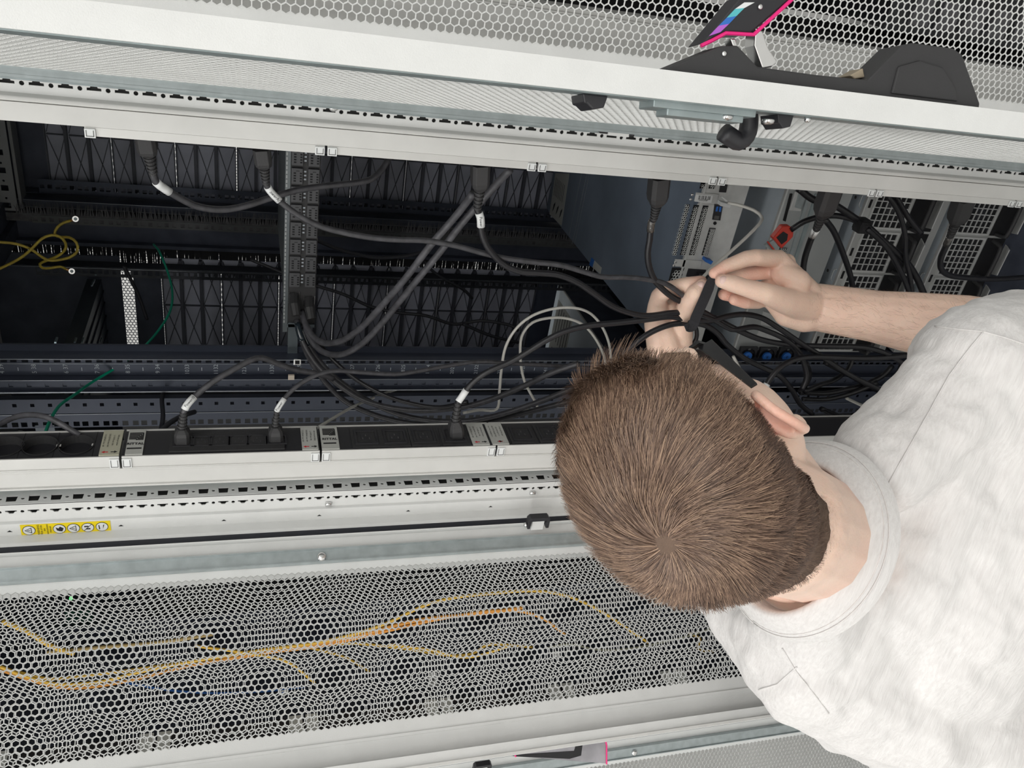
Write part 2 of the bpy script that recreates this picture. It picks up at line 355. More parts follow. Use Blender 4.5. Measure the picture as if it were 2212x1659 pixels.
# roof members
rf = MB(); rf.box(-.798, -.2, .91, .965, ZT-.06, ZT); rf.box(-.798, -.2, 2.02, 2.07, ZT-.06, ZT); rf.box(-.8, -.75, .96, 2.02, ZT-.05, ZT); rf.box(-.246, -.198, .96, 2.02, ZT-.05, ZT)
obj('roof_frame', rf, DARK, rack); obj('roof_sheet', MB().box(-.798, -.2, .905, 2.07, ZT, ZT+.004), WHITE, rack)
mb = MB()
for k in range(13):
    x = -.768+.0385*k
    mb.plate([(0, 0), (.0385, 0), (.0385, .05), (0, .05)], [[(.006, .012), (.018, .012), (.018, .026), (.006, .026)], rnd(.028, .019, .0025)], (x, 1.93, 1.925), (1, 0, 0), (0, 0, 1), (0, .0015, 0))
obj('roof_crossmember', mb.box(-.768, -.268, 1.93, 1.965, 1.965, 1.972).box(-.768, -.268, 1.945, 1.99, 1.919, 1.925), mat('dim_zinc', (.30, .31, .31), .5, .4), rack)
rb = MB().box(-.798, -.2, .9, 2.07, -.04, .0); obj('base_frame', rb, DARK, rack)
# ---- perforated doors. leaf frame: s from hinge, n towards the outer side, z
def leaf(par, H, ang_dir, outn, width, zb, zt, s_mesh0, rows, nm, inner=True, galv=((.022, .042),), groove=None, cols=None, zfirst=None, name='door_leaf', strut=.0011, sn=None, gn=None, s_in=0):
    H = Vector((H[0], H[1], 0)); d = Vector((ang_dir[0], ang_dir[1], 0)).normalized(); n = Vector((outn[0], outn[1], 0)).normalized(); z = Vector((0, 0, 1))
    p = .0088; R = p/math.sqrt(3); T = .02
    sn = T if sn is None else sn; gn = T-.010 if gn is None else gn
    def W(s, nn, zz): return H+d*s+n*nn+z*zz
    s0 = s_mesh0-R; s1 = s_mesh0+(rows-1)*p*.866+R
    cols = cols or int((zt-zb-.12)/p); zfirst = zfirst or zb+.06
    mb = MB()
    def bar(a, b, n0, n1, z0=zb, z1=zt): mb.obox(W(a, n0, z0), d*(b-a), n*(n1-n0), z*(z1-z0))
    bar(s_in, s0, sn-.0012, sn); bar(s1, width, sn-.0012, sn)
    bar(s_in, s_in+.0015, T*.3, T); bar(width-.0015, width, 0, T)
    bar(width-.016, width, 0, .0012)
    zl, zh = zfirst-p*.5, zfirst+(cols-.5)*p
    bar(s0, s1, sn-.0012, sn, zb, zl); bar(s0, s1, sn-.0012, sn, zh+p*.5, zt)
    bar(0, width, 0, T, zb, zb+.0015); bar(0, width, 0, T, zt-.0015, zt)
    if groove: bar(groove, groove+.0035, sn-.0035, sn-.0010)
    # a = +z, b = +-d so that a x b points inwards
    O = W(s_mesh0, sn-.0006, zfirst)
    teeth(mb, O, z, d, cols, p, .0006, True); teeth(mb, O, z, d, cols, p, .0006, False, rows)
    lf = obj(name, mb, WHITE, par)
    hexsheet('perforated_sheet', O, z, d, cols, rows, p, strut, .0012 if (z.cross(d)).dot(n) < 0 else -.0012, WHITE, lf)
    for a, b in galv:
        g = MB().obox(W(a, gn, zb+.02), d*(b-a), n*.008, z*(zt-zb-.04)); g.obox(W(a, gn-.0025, zb+.02), d*.0016, n*.003, z*(zt-zb-.04)); g.obox(W(b-.0016, gn-.0025, zb+.02), d*.0016, n*.003, z*(zt-zb-.04))
        obj('galvanised_stiffener', g, GALV, lf)
    return lf, W
a1 = math.radians(121)
L1, W1 = leaf(rack, (-.783, .875), (math.cos(a1), -math.sin(a1)), (-math.sin(a1), -math.cos(a1)), .312, .0, 1.96, .057, 26, 'x', galv=((.024, .043),), groove=.268, s_in=.006)
tag(L1, 'left door leaf swung out beside the neighbouring rack')
c = W1(.036, .0095, PY(693, 1196, .86).z)
screw(c, W1(0, 0, 0)-W1(0, 1, 0), .0065, CHROME, L1, h=.006)
obj('edge_profile', MB().obox(W1(.3085, -.0035, .0), W1(.0035, 0, 0)-W1(0, 0, 0), W1(0, .004, 0)-W1(0, 0, 0), (0, 0, 1.96)), WHITE2, L1)
def hinge(par, c, dz, dx, dy):
    c = Vector(c); h = obj('hinge', MB().extr([c+Vector(v) for v in ((-dx, 0, dz), (-dx, 0, dz*.72), (dx*.35, 0, dz*.72), (dx*.35, 0, -dz*.72), (-dx, 0, -dz*.72), (-dx, 0, -dz), (dx*.6, 0, -dz), (dx, 0, -dz*.8), (dx, 0, dz*.8), (dx*.6, 0, dz))], (0, -dy, 0)), BLACK, par, bevel=.0008)
    obj('hinge_leaf', MB().box(c.x-dx*1.5, c.x+dx*.2, c.y-dy*.7, c.y-dy*.3, c.z-dz*.55, c.z+dz*.55), WHITE, par)
    obj('hinge_pin', MB().tube([c+Vector((-dx*.5, -dy*.6, dz)), c+Vector((-dx*.5, -dy*.6, dz+.004))], .0032, 10), CHROME, par, smooth=True)
hinge(rack, PY(1160, 1120, .868), .0165, .010, .011)
hinge(rack, PY(1655, 1080, .868), .0165, .010, .011)
dr = Vector((.3196, -.9476, 0)).normalized(); on = Vector((.9476, .3196, 0)).normalized()
R1, WR = leaf(rack, (-.2245, .9095), dr, on, .315, .0, 1.96, .050, 31, 'x', galv=((.009, .036),), groove=None, strut=.0013, sn=.004, gn=-.004)
tag(R1, 'right door leaf standing open towards the viewer')
obj('galvanised_stiffener', MB().obox(WR(.291, -.001, .02), dr*.018, on*.008, (0, 0, 1.9)), GALVD, R1)
# fill the free edge of the right leaf: one flat folded edge
obj('folded_edge', MB().obox(WR(.3145, -.0005, .0), dr*.0012, on*.0215, (0, 0, 1.96)), WHITE, R1)
# swing handle of the right leaf
def zx(x): return (PP(x, 170, WR(.31, .022, 0), on)).z
def slab(pts, s0, s1, m, name, par, bevel=.001, label=None):
    return obj(name, MB().extr([WR(s0, n_, z_) for z_, n_ in pts], dr*(s1-s0)), m, par, bevel=bevel, label=label)
SP = WR(.295, 0, 0)
def RS(x, y):
    q = PP(x, y, SP, dr); v = q-SP; return (q.z, v.dot(on))
base = [RS(1424, 152), RS(1540, 104), RS(1575, 103), RS(1618, 148), RS(1742, 165), RS(1852, 176), RS(1868, 160), RS(1928, 101), RS(1950, 97), RS(2036, 109), RS(2054, 122), RS(2092, 226)]
base = [(z_, max(n_, .0225)) for z_, n_ in base]; base.append((base[-1][0], .0205)); base.insert(0, (base[0][0], .0205))
slab(base, .278, .308, BLACKM, 'handle_base', R1, bevel=.0015)
gr = [RS(1915, 148), RS(1960, 135), RS(2010, 150), RS(2035, 190), RS(2042, 222), RS(1900, 205)]
slab([(z_, n_) for z_, n_ in gr], .3075, .3100, BLACKM, 'handle_grip_recess', R1, bevel=.0025)
for x, y in ((1545, 121),): 
    z_, n_ = RS(x, y); screw(WR(.308, n_, z_), dr, .0022, CHROME, R1, h=.002)
arm = [RS(1660, 146), RS(1640, 150), RS(1622, 100), RS(1625, 62), RS(1640, 70), RS(1652, 105), RS(1672, 135)]
slab(arm, .285, .300, CHROME, 'lever_arm', R1)
slab([RS(1573, 84), RS(1585, 84), RS(1592, 112), RS(1582, 110)], .287, .298, CHROME, 'lever_arm', R1)
slab([RS(1830, 164), RS(1858, 148), RS(1862, 168), RS(1840, 172)], .282, .299, mat('brass_lock', (.45, .38, .28), .4, .6), 'lock_barrel', R1)
lev = [RS(1512, 97), RS(1600, -10), RS(1705, -10), RS(1700, 2), RS(1618, 73), RS(1560, 73)]
slab(lev, .272, .300, BLACK, 'handle_lever', R1, bevel=.002)
def strip(pts, m, name, par, s=.3005, w=.0016):
    return obj(name, MB().tube([WR(s, n_, z_) for z_, n_ in pts], w, 8), m, par)
strip([RS(1507, 101), RS(1530, 90), RS(1560, 74), RS(1620, 77), RS(1708, -4)], PINK, 'pink_trim', R1)
for q, m in (([RS(1523, 75), RS(1543, 62), RS(1565, 48), RS(1545, 60)], VIO), ):
    pass
def quadp(a, b, m, nme='sticker'):
    P_ = [RS(*a[0]), RS(*a[1]), RS(*b[1]), RS(*b[0])]
    obj(nme, MB().extr([WR(.3000, n_, z_) for z_, n_ in P_], dr*.0006), m, R1)
pts_l = [(1524, 80), (1545, 58), (1562, 41), (1580, 22), (1600, 8)]; pts_r = [(1548, 72), (1567, 54), (1583, 37), (1600, 20), (1622, 8)]
for k, m in enumerate((VIO, BLUE, CYAN, LABW)): quadp((pts_l[k], pts_r[k]), (pts_l[k+1], pts_r[k+1]), m)
z_, n_ = RS(1633, 18); screw(WR(.3005, n_, z_), dr, .0022, CHROME, R1, h=.002)
# latch on the inner side
z0_ = [PP(x, 215, WR(.30, .0, 0), on).z for x in (1405, 1630, 1815, 1240, 1190, 1265, 1928, 2012)]
obj('latch_rod_guide', MB().obox(WR(.280, -.006, z0_[2]), dr*.027, on*.007, (0, 0, z0_[0]-z0_[2])).obox(WR(.284, -.011, z0_[1]-.03), dr*.02, on*.006, (0, 0, .07)), GALVD, R1, bevel=.001)
for a_, b_ in ((4, 5), (6, 7)):
    zz = (z0_[a_], z0_[b_]); zm = (zz[0]-zz[1])
    obj('bump_stop', MB().extr([WR(.278, -.001, zz[1]), WR(.278, -.010, zz[1]+zm*.12), WR(.278, -.012, zz[1]+zm*.55), WR(.278, -.008, zz[1]+zm*.8), WR(.278, -.008, zz[0]-.002), WR(.278, -.001, zz[0])], dr*.026), BLACK, R1, bevel=.0015)
hp = [PP(x, y, WR(.27, 0, 0), dr) for x, y in ((1617, 243), (1618, 268), (1612, 292), (1596, 305), (1578, 296), (1562, 285))]
obj('latch_cam', MB().tube(spline(hp, .003), [.0085, .0085, .0085, .0085, .0085, .0083][:1]*1 and .0082, 12), BLACK, R1, smooth=True)
for x, y in ((1570, 254), (1660, 262), (1745, 258)):
    q = PP(x, y-4, WR(.302, 0, 0), dr); screw(q, -on, .0055 if x < 1700 else .003, CHROME, R1, h=.004)
obj('hinge', MB().box(-.2225, -.2165, .878, .893, PY(1365, 290, .885).z, PY(1292, 284, .885).z), BLACK, rack)
obj('hinge_leaf', MB().box(-.2235, -.2190, .8765, .880, PY(1352, 290, .885).z, PY(1308, 284, .885).z), WHITE, rack)
# ---------------------------------------------------------------- neighbouring racks
rackB = thing('server_rack', 'closed neighbouring server rack with yellow fibre cables behind its mesh', 'server rack', (-1.1, .9, -.05))
rackC = thing('server_rack', 'neighbouring server rack on the handle side behind a closed mesh door', 'server rack', (.1, .9, -.05))
obj('rear_post', MB().box(-.868, -.818, .93, .98, -.04, ZT).box(-.846, -.818, .905, .93, -.04, ZT), WHITE2, rackB, bevel=.001)
obj('rear_post', MB().box(-1.398, -1.34, .905, .97, -.04, ZT), WHITE, rackB, bevel=.001)
obj('mounting_profile', MB().box(-1.338, -1.318, .91, .97, -.04, ZT), WHITE2, rackB)
hole_rail('rear_mounting_rail', -.868, -.832, 1.25, rackB, xh=-.861, flange=.04, fside=1)
hole_rail('rear_mounting_rail', -1.365, -1.33, 1.25, rackB, flange=.04, fside=-1)
hole_rail('inner_hole_strip', -.83, -.808, 1.2425, rackB, step=.025, hw=.003, sub=False, first=1.75, flange=0)
obj('bright_edge', MB().box(-.8420, -.8412, 1.2485, 1.2495, .0, 1.95), edge, rackB)
hole_rail('front_mounting_rail', -.885, -.862, 1.86, rackB, flange=.03, fside=1, m=mat('dim_rail_steel', (.06, .065, .075), .4, .4))
obj('bright_edge', MB().box(-.8635, -.8622, 1.855, 1.8598, .0, 1.95), edge, rackB)
obj('front_post', MB().box(-.846, -.803, 1.965, 2.07, -.04, ZT), DARK, rackB)
obj('front_post', MB().box(-1.398, -1.34, 1.965, 2.07, -.04, ZT), DARK, rackB)
obj('side_panel', MB().box(-1.402, -1.4, .9, 2.1, -.04, ZT), DARK, rackB)
obj('roof_sheet', MB().box(-1.402, -.802, .905, 2.1, ZT, ZT+.004), WHITE, rackB); obj('base_frame', MB().box(-1.4, -.802, .9, 2.07, -.04, .0), DARK, rackB)
obj('roof_frame', MB().box(-1.398, -.803, .91, .965, ZT-.06, ZT).box(-.846, -.803, .965, 2.0, ZT-.06, ZT), DARK, rackB)
# bristle strip at the front between both racks
br = MB()
for z in np.arange(.15, 1.99, .0028):
    l = .0605+random.random()*.0013; y = 1.94+random.random()*.008
    if 1.744 < z < 1.756 or (1.662 < z < 1.692 and random.random() < .8): l *= .68
    z2 = z+random.uniform(-.004, .004)
    br.add([(-.845, y, z-.0019), (-.845, y, z+.0019), (-.845-l, y, z2+.0016), (-.845-l, y, z2-.0016)], [(0, 1, 2, 3)])
obj('brush_strip', br, mat('black_bristles', (.012, .012, .014), .8), rackB, kind='stuff')
obj('brush_holder', MB().box(-.846, -.838, 1.935, 1.952, .0, 1.95), DARK, rackB)
brg = MB()
for z in np.arange(.15, 1.93, .003):
    l = .018+random.random()*.012; z2 = z+random.uniform(-.006, .006)
    brg.add([(-.772, 1.929, z-.0012), (-.772, 1.929, z+.0012), (-.772+l, 1.93, z2+.0004), (-.772+l, 1.93, z2-.0004)], [(0, 1, 2, 3)])
obj('brush_strip', brg, mat('grey_bristles', (.12, .12, .125), .8), rack, kind='stuff')
# front doors (seen through the slits only)
for rk, x0 in ((rack, -.785), (rackB, -1.39)):
    obj('front_door', MB().box(x0-.01, x0+.0, 2.12, 2.13, 0, ZT).box(x0+.57, x0+.583, 2.12, 2.13, 0, ZT), WHITE, rk)
    hexsheet('perforated_front_door', (x0+.004, 2.12, .12), (0, 0, 1), (1, 0, 0), 206, 74, .0088, .0019, .001, WHITE, rk)
# right neighbour
C1 = MB(); C1.box(-.1965, -.165, .915, .96, -.04, ZT).box(-.165, -.148, .925, .93, -.04, ZT).box(-.148, -.1465, .9235, .97, -.04, ZT).box(-.1465, -.112, .930, .975, -.04, ZT).box(-.112, -.110, .928, .975, -.04, ZT).box(-.110, -.106, .936, .975, -.04, ZT)
obj('rear_post', C1, WHITE2, rackC, bevel=.0006)
obj('dark_interior_sheets', MB().box(-.10, .40, 1.25, 1.26, -.04, 1.9).box(-.110, -.108, .975, 1.26, -.04, 1.9).box(-.1965, .40, .915, 2.1, ZT, ZT+.004).box(.398, .40, .915, 2.1, -.04, ZT), HOLE, rackC)  # near-black sheets stand in for the unlit inside of this rack
p = .0088; rowsC = 28; xC = -.1335
C2 = MB().box(-.1965, xC-p/math.sqrt(3), .8785, .8797, .0, 1.96).box(-.1965, -.195, .8785, .8985, .0, 1.96).box(xC+(rowsC-1)*p*.866+p/math.sqrt(3), .39, .8785, .8797, 0, 1.96).box(xC-.01, .2, .8785, .8797, 1.9, 1.96)
teeth(C2, (xC, .8787, .06), Vector((0, 0, 1)), Vector((1, 0, 0)), 206, p, .0006, True); teeth(C2, (xC, .8787, .06), Vector((0, 0, 1)), Vector((1, 0, 0)), 206, p, .0006, False, rowsC)
dC = obj('door_leaf', C2, WHITE, rackC)
hexsheet('perforated_sheet', (xC, .8785, .06), (0, 0, 1), (1, 0, 0), 206, rowsC, p, .0012, .0012, WHITE, dC)
# things glimpsed behind the right neighbour's mesh
swC = MB().box(-.09, .35, 1.05, 1.24, .30, .62); obj('equipment_block', swC, mat('faint_equipment', (.03, .032, .036), .4), rackC)
g = MB()
for i in range(6):
    for j in range(5): g.box(-.08+j*.05, -.045+j*.05, 1.044, 1.05, .33+i*.045, .36+i*.045)
obj('equipment_fronts', g, mat('faint_grey', (.14, .14, .15), .4), rackC, kind='stuff')
obj('cable_loop', MB().tube(spline([(-.05, 1.0, .72), (-.02, .97, .60), (.0, .97, .5), (-.03, .99, .38)]), .003), WLAB if False else LABG, rackC, smooth=True)
# second leaf: the neighbour's own right leaf
a2 = math.radians(31)
L2, W2 = leaf(rackB, (-.825, .914), (-math.cos(a2), -math.sin(a2)), (math.sin(a2), -math.cos(a2)), .34, .0, 1.96, .060, 33, 'x', galv=(), zfirst=.063)
d2 = Vector((-math.cos(a2), -math.sin(a2), 0)); n2 = Vector((math.sin(a2), -math.cos(a2), 0))
# neighbour's left part: post, strip, mesh door standing ajar
a3 = math.radians(150)
L3, W3 = leaf(rackB, (-1.384, .888), (math.cos(a3), -math.sin(a3)), (-math.sin(a3), -math.cos(a3)), .30, .0, 1.96, .058, 24, 'x')
hinge(rackB, PY(1040, 1650, .87), .0165, .010, .011)
# handle with the silver film at the neighbour's leaf
hp0 = W2(.27, .048, 0)
def HQ(x, y): return PP(x, y, hp0, n2)
hb = [HQ(1108, 1622), HQ(1312, 1590), HQ(1311, 1650), HQ(1200, 1640), HQ(1113, 1634), HQ(1065, 1626)]
hl = obj('handle_lever', MB().extr([HQ(1106, 1596), HQ(1310, 1570), HQ(1311, 1650), HQ(1112, 1634)], -n2*.012), SILV, L2, bevel=.0008)
obj('pink_trim', MB().tube([HQ(1302, 1570)+n2*.001, HQ(1310, 1610)+n2*.001, HQ(1310, 1650)+n2*.001], .0012, 8), PINK, hl); obj('pink_trim', MB().tube([HQ(1108, 1605)+n2*.001, HQ(1107, 1620)+n2*.001, HQ(1114, 1634)+n2*.001], .0012, 8), PINK, hl)
obj('black_stripe', MB().extr([HQ(1115, 1630), HQ(1240, 1622), HQ(1247, 1597), HQ(1260, 1597), HQ(1255, 1632), HQ(1230, 1639), HQ(1115, 1634)], n2*.0005), INK, hl)
for k, (m, a_) in enumerate(((VIO, 1120), (BLUE, 1128), (CYAN, 1136), (LABW, 1143), (CYAN, 1152))):
    obj('sticker', MB().extr([HQ(a_, 1607), HQ(a_+7, 1606), HQ(a_+7, 1623-(k > 2)*2), HQ(a_, 1622)], n2*.0005), m, hl)
obj('handle_base', MB().extr([HQ(1062, 1627), HQ(1110, 1616), HQ(1114, 1634), HQ(1090, 1630)], -n2*.02), BLACK, L2)
obj('handle_base', MB().extr([HQ(1312, 1585), HQ(1420, 1570), HQ(1415, 1584), HQ(1370, 1592), HQ(1316, 1600)], -n2*.025), BLACKM, L2, bevel=.001)
screw(HQ(1372, 1583), n2, .008, CHROME, L2, h=.003)
screw(W3(.033, .0095, PY(1390, 1614, .86).z), -Vector(W3(0, 1, 0)-W3(0, 0, 0)), .006, CHROME, L3)
# ---- contents of the left neighbour
def tubething(name, label, cat, pts, r, m, group=None, step=.008, n=10):
    return obj(name, MB().tube(spline(pts, step), r, n), m, smooth=True, label=label, cat=cat, group=group, recalc=False)
Yf = 1.02
fib = [
 ([(5, 1342), (60, 1365), (110, 1395), (160, 1412)], YEL, .0030, 'yellow fibre cable sloping down at the upper end of the neighbouring mesh'),
 ([(0, 1440), (60, 1462), (130, 1478), (220, 1472), (300, 1452), (420, 1428), (560, 1405), (700, 1385), (820, 1352), (940, 1300), (1060, 1282), (1180, 1278), (1280, 1310), (1400, 1388)], YEL, .0022, 'longest yellow fibre cable arching high behind the neighbouring mesh'),
 ([(0, 1446), (70, 1470), (150, 1486), (260, 1474), (420, 1436), (560, 1412), (700, 1394), (840, 1362), (960, 1335), (1080, 1318), (1160, 1330), (1220, 1370)], ORA, .0022, 'orange fibre cable in the lower arch behind the neighbouring mesh'),
 ([(40, 1452), (110, 1466), (200, 1458), (320, 1442), (500, 1416), (640, 1398), (760, 1390), (880, 1402), (960, 1415), (1020, 1412), (1060, 1392), (1150, 1398)], YEL, .0020, 'yellow fibre cable sagging in the middle of the neighbouring mesh'),
 ([(420, 1395), (540, 1412), (620, 1430), (680, 1475)], YEL, .0018, 'short yellow fibre cable crossing the bundle behind the neighbouring mesh'),
 ([(100, 1410), (220, 1398), (340, 1388), (460, 1370)], mat('faded_yellow_jacket', (.50, .36, .14), .5), .0024, 'faded yellow cable above the fibre bundle behind the neighbouring mesh'),
 ([(480, 1425), (620, 1402), (760, 1376), (900, 1340), (1040, 1325), (1130, 1312)], ORA, .0028, 'thick orange fibre cable rising with the bundle behind the neighbouring mesh'),
 ([(640, 1392), (740, 1418), (800, 1452)], YEL, .0018, 'thin yellow fibre cable dropping out of the bundle behind the neighbouring mesh'),
 ([(840, 1392), (930, 1404), (1010, 1420), (1100, 1396)], YEL, .0018, 'thin yellow fibre cable with a shallow dip behind the neighbouring mesh'),
 ([(1180, 1400), (1230, 1392), (1300, 1404), (1380, 1398), (1500, 1370), (1545, 1352)], mat('pale_wire', (.3, .3, .22), .5), .0016, 'pale thin wire beside the shoulder behind the neighbouring mesh'),
 ([(1490, 1368), (1512, 1380), (1508, 1402), (1540, 1408)], YEL, .0022, 'small hooked yellow cable beside the white shirt behind the mesh'),
 ([(250, 1470), (360, 1490), (460, 1497), (560, 1494), (660, 1484)], BLUE, .0016, 'thin blue wire below the fibre bundle behind the neighbouring mesh'),
]
for k, (pts, m, r, lab) in enumerate(fib):
    tubething('fibre_cable', lab, 'cable', [PY(x, y, Yf+.02*((k*5) % 4)) for x, y in pts], r*1.3, m, 'cables of the neighbouring rack')
# equipment face behind the cables
eb = thing('patch_chassis', 'dark rack equipment enlarged as a black backdrop behind the yellow cables of the neighbouring rack', 'network equipment', (-1.1, 1.3, .9))
obj('chassis', MB().box(-1.395, -.875, 1.30, 1.5, .0, 1.66).box(-1.33,-.90,1.30,1.31,.0,.14), mat('equipment_shade_black', (.012, .013, .016), .5), eb)  # box enlarged and near-black so the space behind the mesh stays dark
fb = MB()
for x0, y0, x1, y1, m_ in ((620, 1505, 930, 1530, 0), (640, 1540, 900, 1555, 0), (960, 1500, 1100, 1512, 0), (1250, 1425, 1480, 1440, 0)):
    P_ = [PY(x0, y0, 1.295), PY(x1, y0-30, 1.295), PY(x1, y1-30, 1.295), PY(x0, y1, 1.295)]; fb.extr(P_, (0, .004, 0))
obj('grey_front_panel', fb, mat('equipment_grey', (.09, .09, .10), .4), eb, kind='stuff')
pc = MB()
for x0, y0, w_, h_ in ((140, 1322, 60, 60), (165, 1345, 30, 50), (20, 1380, 50, 40), (855, 1440, 60, 25), (640, 1480, 60, 14), (900, 1455, 60, 18), (1240, 1400, 40, 12)):
    P_ = [PY(x0, y0, 1.293), PY(x0+w_, y0, 1.293), PY(x0+w_, y0+h_, 1.293), PY(x0, y0+h_, 1.293)]; pc.extr(P_, (0, .003, 0))
obj('circuit_board', pc, PCB, eb, kind='stuff')
q = PY(153, 1294, 1.29); obj('status_light', MB().tube([q, q+Vector((0, .004, 0))], .0028, 10), GRN_LED, eb)
for k, (x, y, w_, h_, m_, nm, lb) in enumerate(((925, 1455, 28, 36, LABW, 'cable_tag', 'white paper tag hanging behind the neighbouring mesh at mid height'), (1193, 1408, 24, 16, LABW, 'cable_tag', 'small white tag with a dark mark behind the neighbouring mesh'), (602, 1492, 28, 12, LABW, 'cable_tag', 'white tag with a blue end behind the neighbouring mesh'))):
    c = PY(x, y, 1.05); e = Vector((0, 0, -1))*(w_*.00062); v = Vector((-.8, -.6, 0))*(h_*.00072)
    o = obj(nm, MB().extr([c, c+e, c+e+v, c+v], (.0006, -.0006, 0)), m_, label=lb, cat='tag')
    obj('printed_mark', MB().extr([c+e*.3+v*.35, c+e*.6+v*.3, c+e*.65+v*.65, c+e*.35+v*.7], (.0008, -.0009, 0)), BLUE if k == 2 else HOLEG, o)
# power strips of the left neighbour
for k, z in enumerate((1.84, 1.60, 1.36, 1.12, .88, .64)):
    b = thing('power_strip', ['uppermost', 'second', 'third', 'fourth', 'fifth', 'lowest'][k]+' power strip of the neighbouring rack seen through its mesh', 'power strip', (-1.3, .95, z-.24), 'power strips of the neighbouring rack')
    obj('housing', MB().box(-1.318, -1.296, .91, .965, z-.236, z), BLACK, b)
    obj('end_plate', MB().box(-1.3185, -1.294, .908, .967, z-.022, z-.001), LABG, b); obj('end_plate', MB().box(-1.3185, -1.294, .908, .967, z-.235, z-.213), LABG, b)
# tray near the top of the left neighbour, seen from below
tr = thing('equipment_tray', 'dark ribbed tray high in the neighbouring rack seen from below', 'tray', (-1.1, 1.6, 1.78))
zt_ = 1.775
obj('tray_floor', MB().box(-1.33, -.925, 1.34, 1.96, zt_, zt_+.03), mat('tray_steel', (.11, .13, .15), .35, .5), tr)
rbm = MB()
for x in (-.955, -.985, -1.02, -1.06): rbm.box(x-.002, x+.002, 1.35, 1.93, zt_-.003, zt_)
obj('stiffening_rib', rbm, DARKR, tr, kind='stuff')
hl_ = MB()
for x, y in ((355, 552), (480, 552), (528, 552), (645, 552), (600, 172), (745, 180), (590, 190), (755, 158), (612, 130)):
    q = PZ(x/2.989, 550+y/2.989, zt_-.0005); hl_.box(q.x-.0012, q.x+.0012, q.y-.0012, q.y+.0012, zt_-.004, zt_-.0008) if y < 170 else hl_.box(q.x-.0015, q.x+.0015, q.y-.009, q.y+.009, zt_-.004, zt_-.0008)
obj('stamped_tab', hl_, mat('tab_steel', (.25, .32, .35), .3, .7), tr, kind='stuff')
# blanking panels
YA, YB = 2.03, 1.93
ribm = mat('panel_rib', (.08, .085, .105), .5)
def blank(label, xl, xr, y, z0, hh, group):
    t = thing('blanking_panel', label, 'blanking panel', ((xl+xr)/2, y, z0), group)
    return t
def panel_meshes(t, xl, xr, y, z0, u):
    hh = u*.04445-.0021
    obj('panel_face', MB().box(xl, xr, y, y+.002, z0, z0+hh), PANEL, t)
    r = MB(); n = 4; cw = (xr-xl)/n
    for i in range(u):
        za = z0+i*.04445+.003; zb = z0+(i+1)*.04445-.006
        for j in range(n):
            xa, xb = xl+j*cw+.004, xl+(j+1)*cw-.004
            for s_ in (0, 1):
                p0, p1 = (Vector((xa, y-.003, za)), Vector((xb, y-.003, zb))) if s_ else (Vector((xa, y-.003, zb)), Vector((xb, y-.003, za)))
                d_ = (p1-p0).normalized(); nn = Vector((-d_.z, 0, d_.x))*.0007
                r.extr([p0-nn, p1-nn, p1+nn, p0+nn], (0, .003, 0))
            r.box(xl+j*cw-.001, xl+j*cw+.001, y-.006, y, za, zb)
        if i: r.box(xl, xr, y-.012, y, z0+i*.04445-.0035, z0+i*.04445+.0035)
    r.box(xl, xr, y-.008, y, z0, z0+.002).box(xl, xr, y-.008, y, z0+hh-.002, z0+hh)
    obj('cross_ribs', r, ribm, t, kind='stuff')
ords = ['lowest', 'second', 'third', 'fourth', 'fifth', 'sixth', 'seventh', 'eighth', 'ninth']
tA = blank('dark ribbed blanking panel of the open rack, lowest, just above the top server', -.71, -.285, YA, .677, .13, 'blanking panels of the open rack')
panel_meshes(tA, -.7480, -.2500, YA, .677, 3)
for k in range(1, 9): dup(tA, (0, 0, .13335*k), 'dark ribbed blanking panel of the open rack, %s from the bottom' % ords[k])
tB = blank('blanking panel of the neighbouring rack, lowest above its labelled server', -1.33, -.89, YB, .714, .13, 'blanking panels of the neighbouring rack')
panel_meshes(tB, -1.345, -.866, YB, .714, 3)
for k in range(1, 7): dup(tB, (0, 0, .13335*k), 'blanking panel of the neighbouring rack, %s above its labelled server' % ords[k])
zg0, zg1 = PY(301, 760, YB).z, PY(276, 760, YB).z
obj('front_cover_plate', MB().box(-1.345, -.866, YB, YB+.004, zg1, 2.0), DARK, rackB)  # carried up to the roof to close off the bright aisle behind
obj('front_cover_plate', MB().box(-1.332, -.885, YB, YB+.004, .714+.9333, zg0), DARK, rackB)
obj('upper_cover_plate', MB().box(-.752, -.246, YA-.006, YA, 1.876, 2.0), DARK, rack)  # plain dark plate added to block the bright aisle above the panels
for zz in (.0,):
    obj('lower_front_plate', MB().box(-1.332, -.888, 1.995, 2.0, .0, .70), DARK, rackB)
    obj('lower_front_plate', MB().box(-.7105, -.2855, 2.035, 2.04, .0, .68), DARK, rack)
# ---------------------------------------------------------------- rack equipment
def R5(x, y, Y=1.25): q = PY(x, y, Y); return q.x, q.z
def quad(pts, Y, t, m, name, par, bevel=0, label=None):
    "flat raised piece on the rear plane Y from photo corners; t thickness towards the viewer"
    P_ = [PY(x, y, Y) for x, y in pts]
    return obj(name, MB().extr(P_, (0, -t, 0)), m, par, bevel=bevel, label=label)
sA = thing('server', 'dark lidded two-unit server on top, under the taped cable, with slotted silver rear', 'server', (-.498, 1.6, .61))
SX0, SX1 = -.7155, -.2805
obj('lid', MB().box(SX0, SX1, 1.262, 2.0, .697, .699).box(SX0, SX0+.0015, 1.262, 2.0, .612, .697).box(SX1-.0015, SX1, 1.262, 2.0, .612, .697), LID, sA)
obj('lid_edge', MB().box(SX0, SX1, 1.256, 1.262, .6955, .6995), SRV, sA)
obj('chassis', MB().box(SX0+.002, SX1-.002, 1.265, 2.0, .611, .696), DARK, sA)
ls = MB()
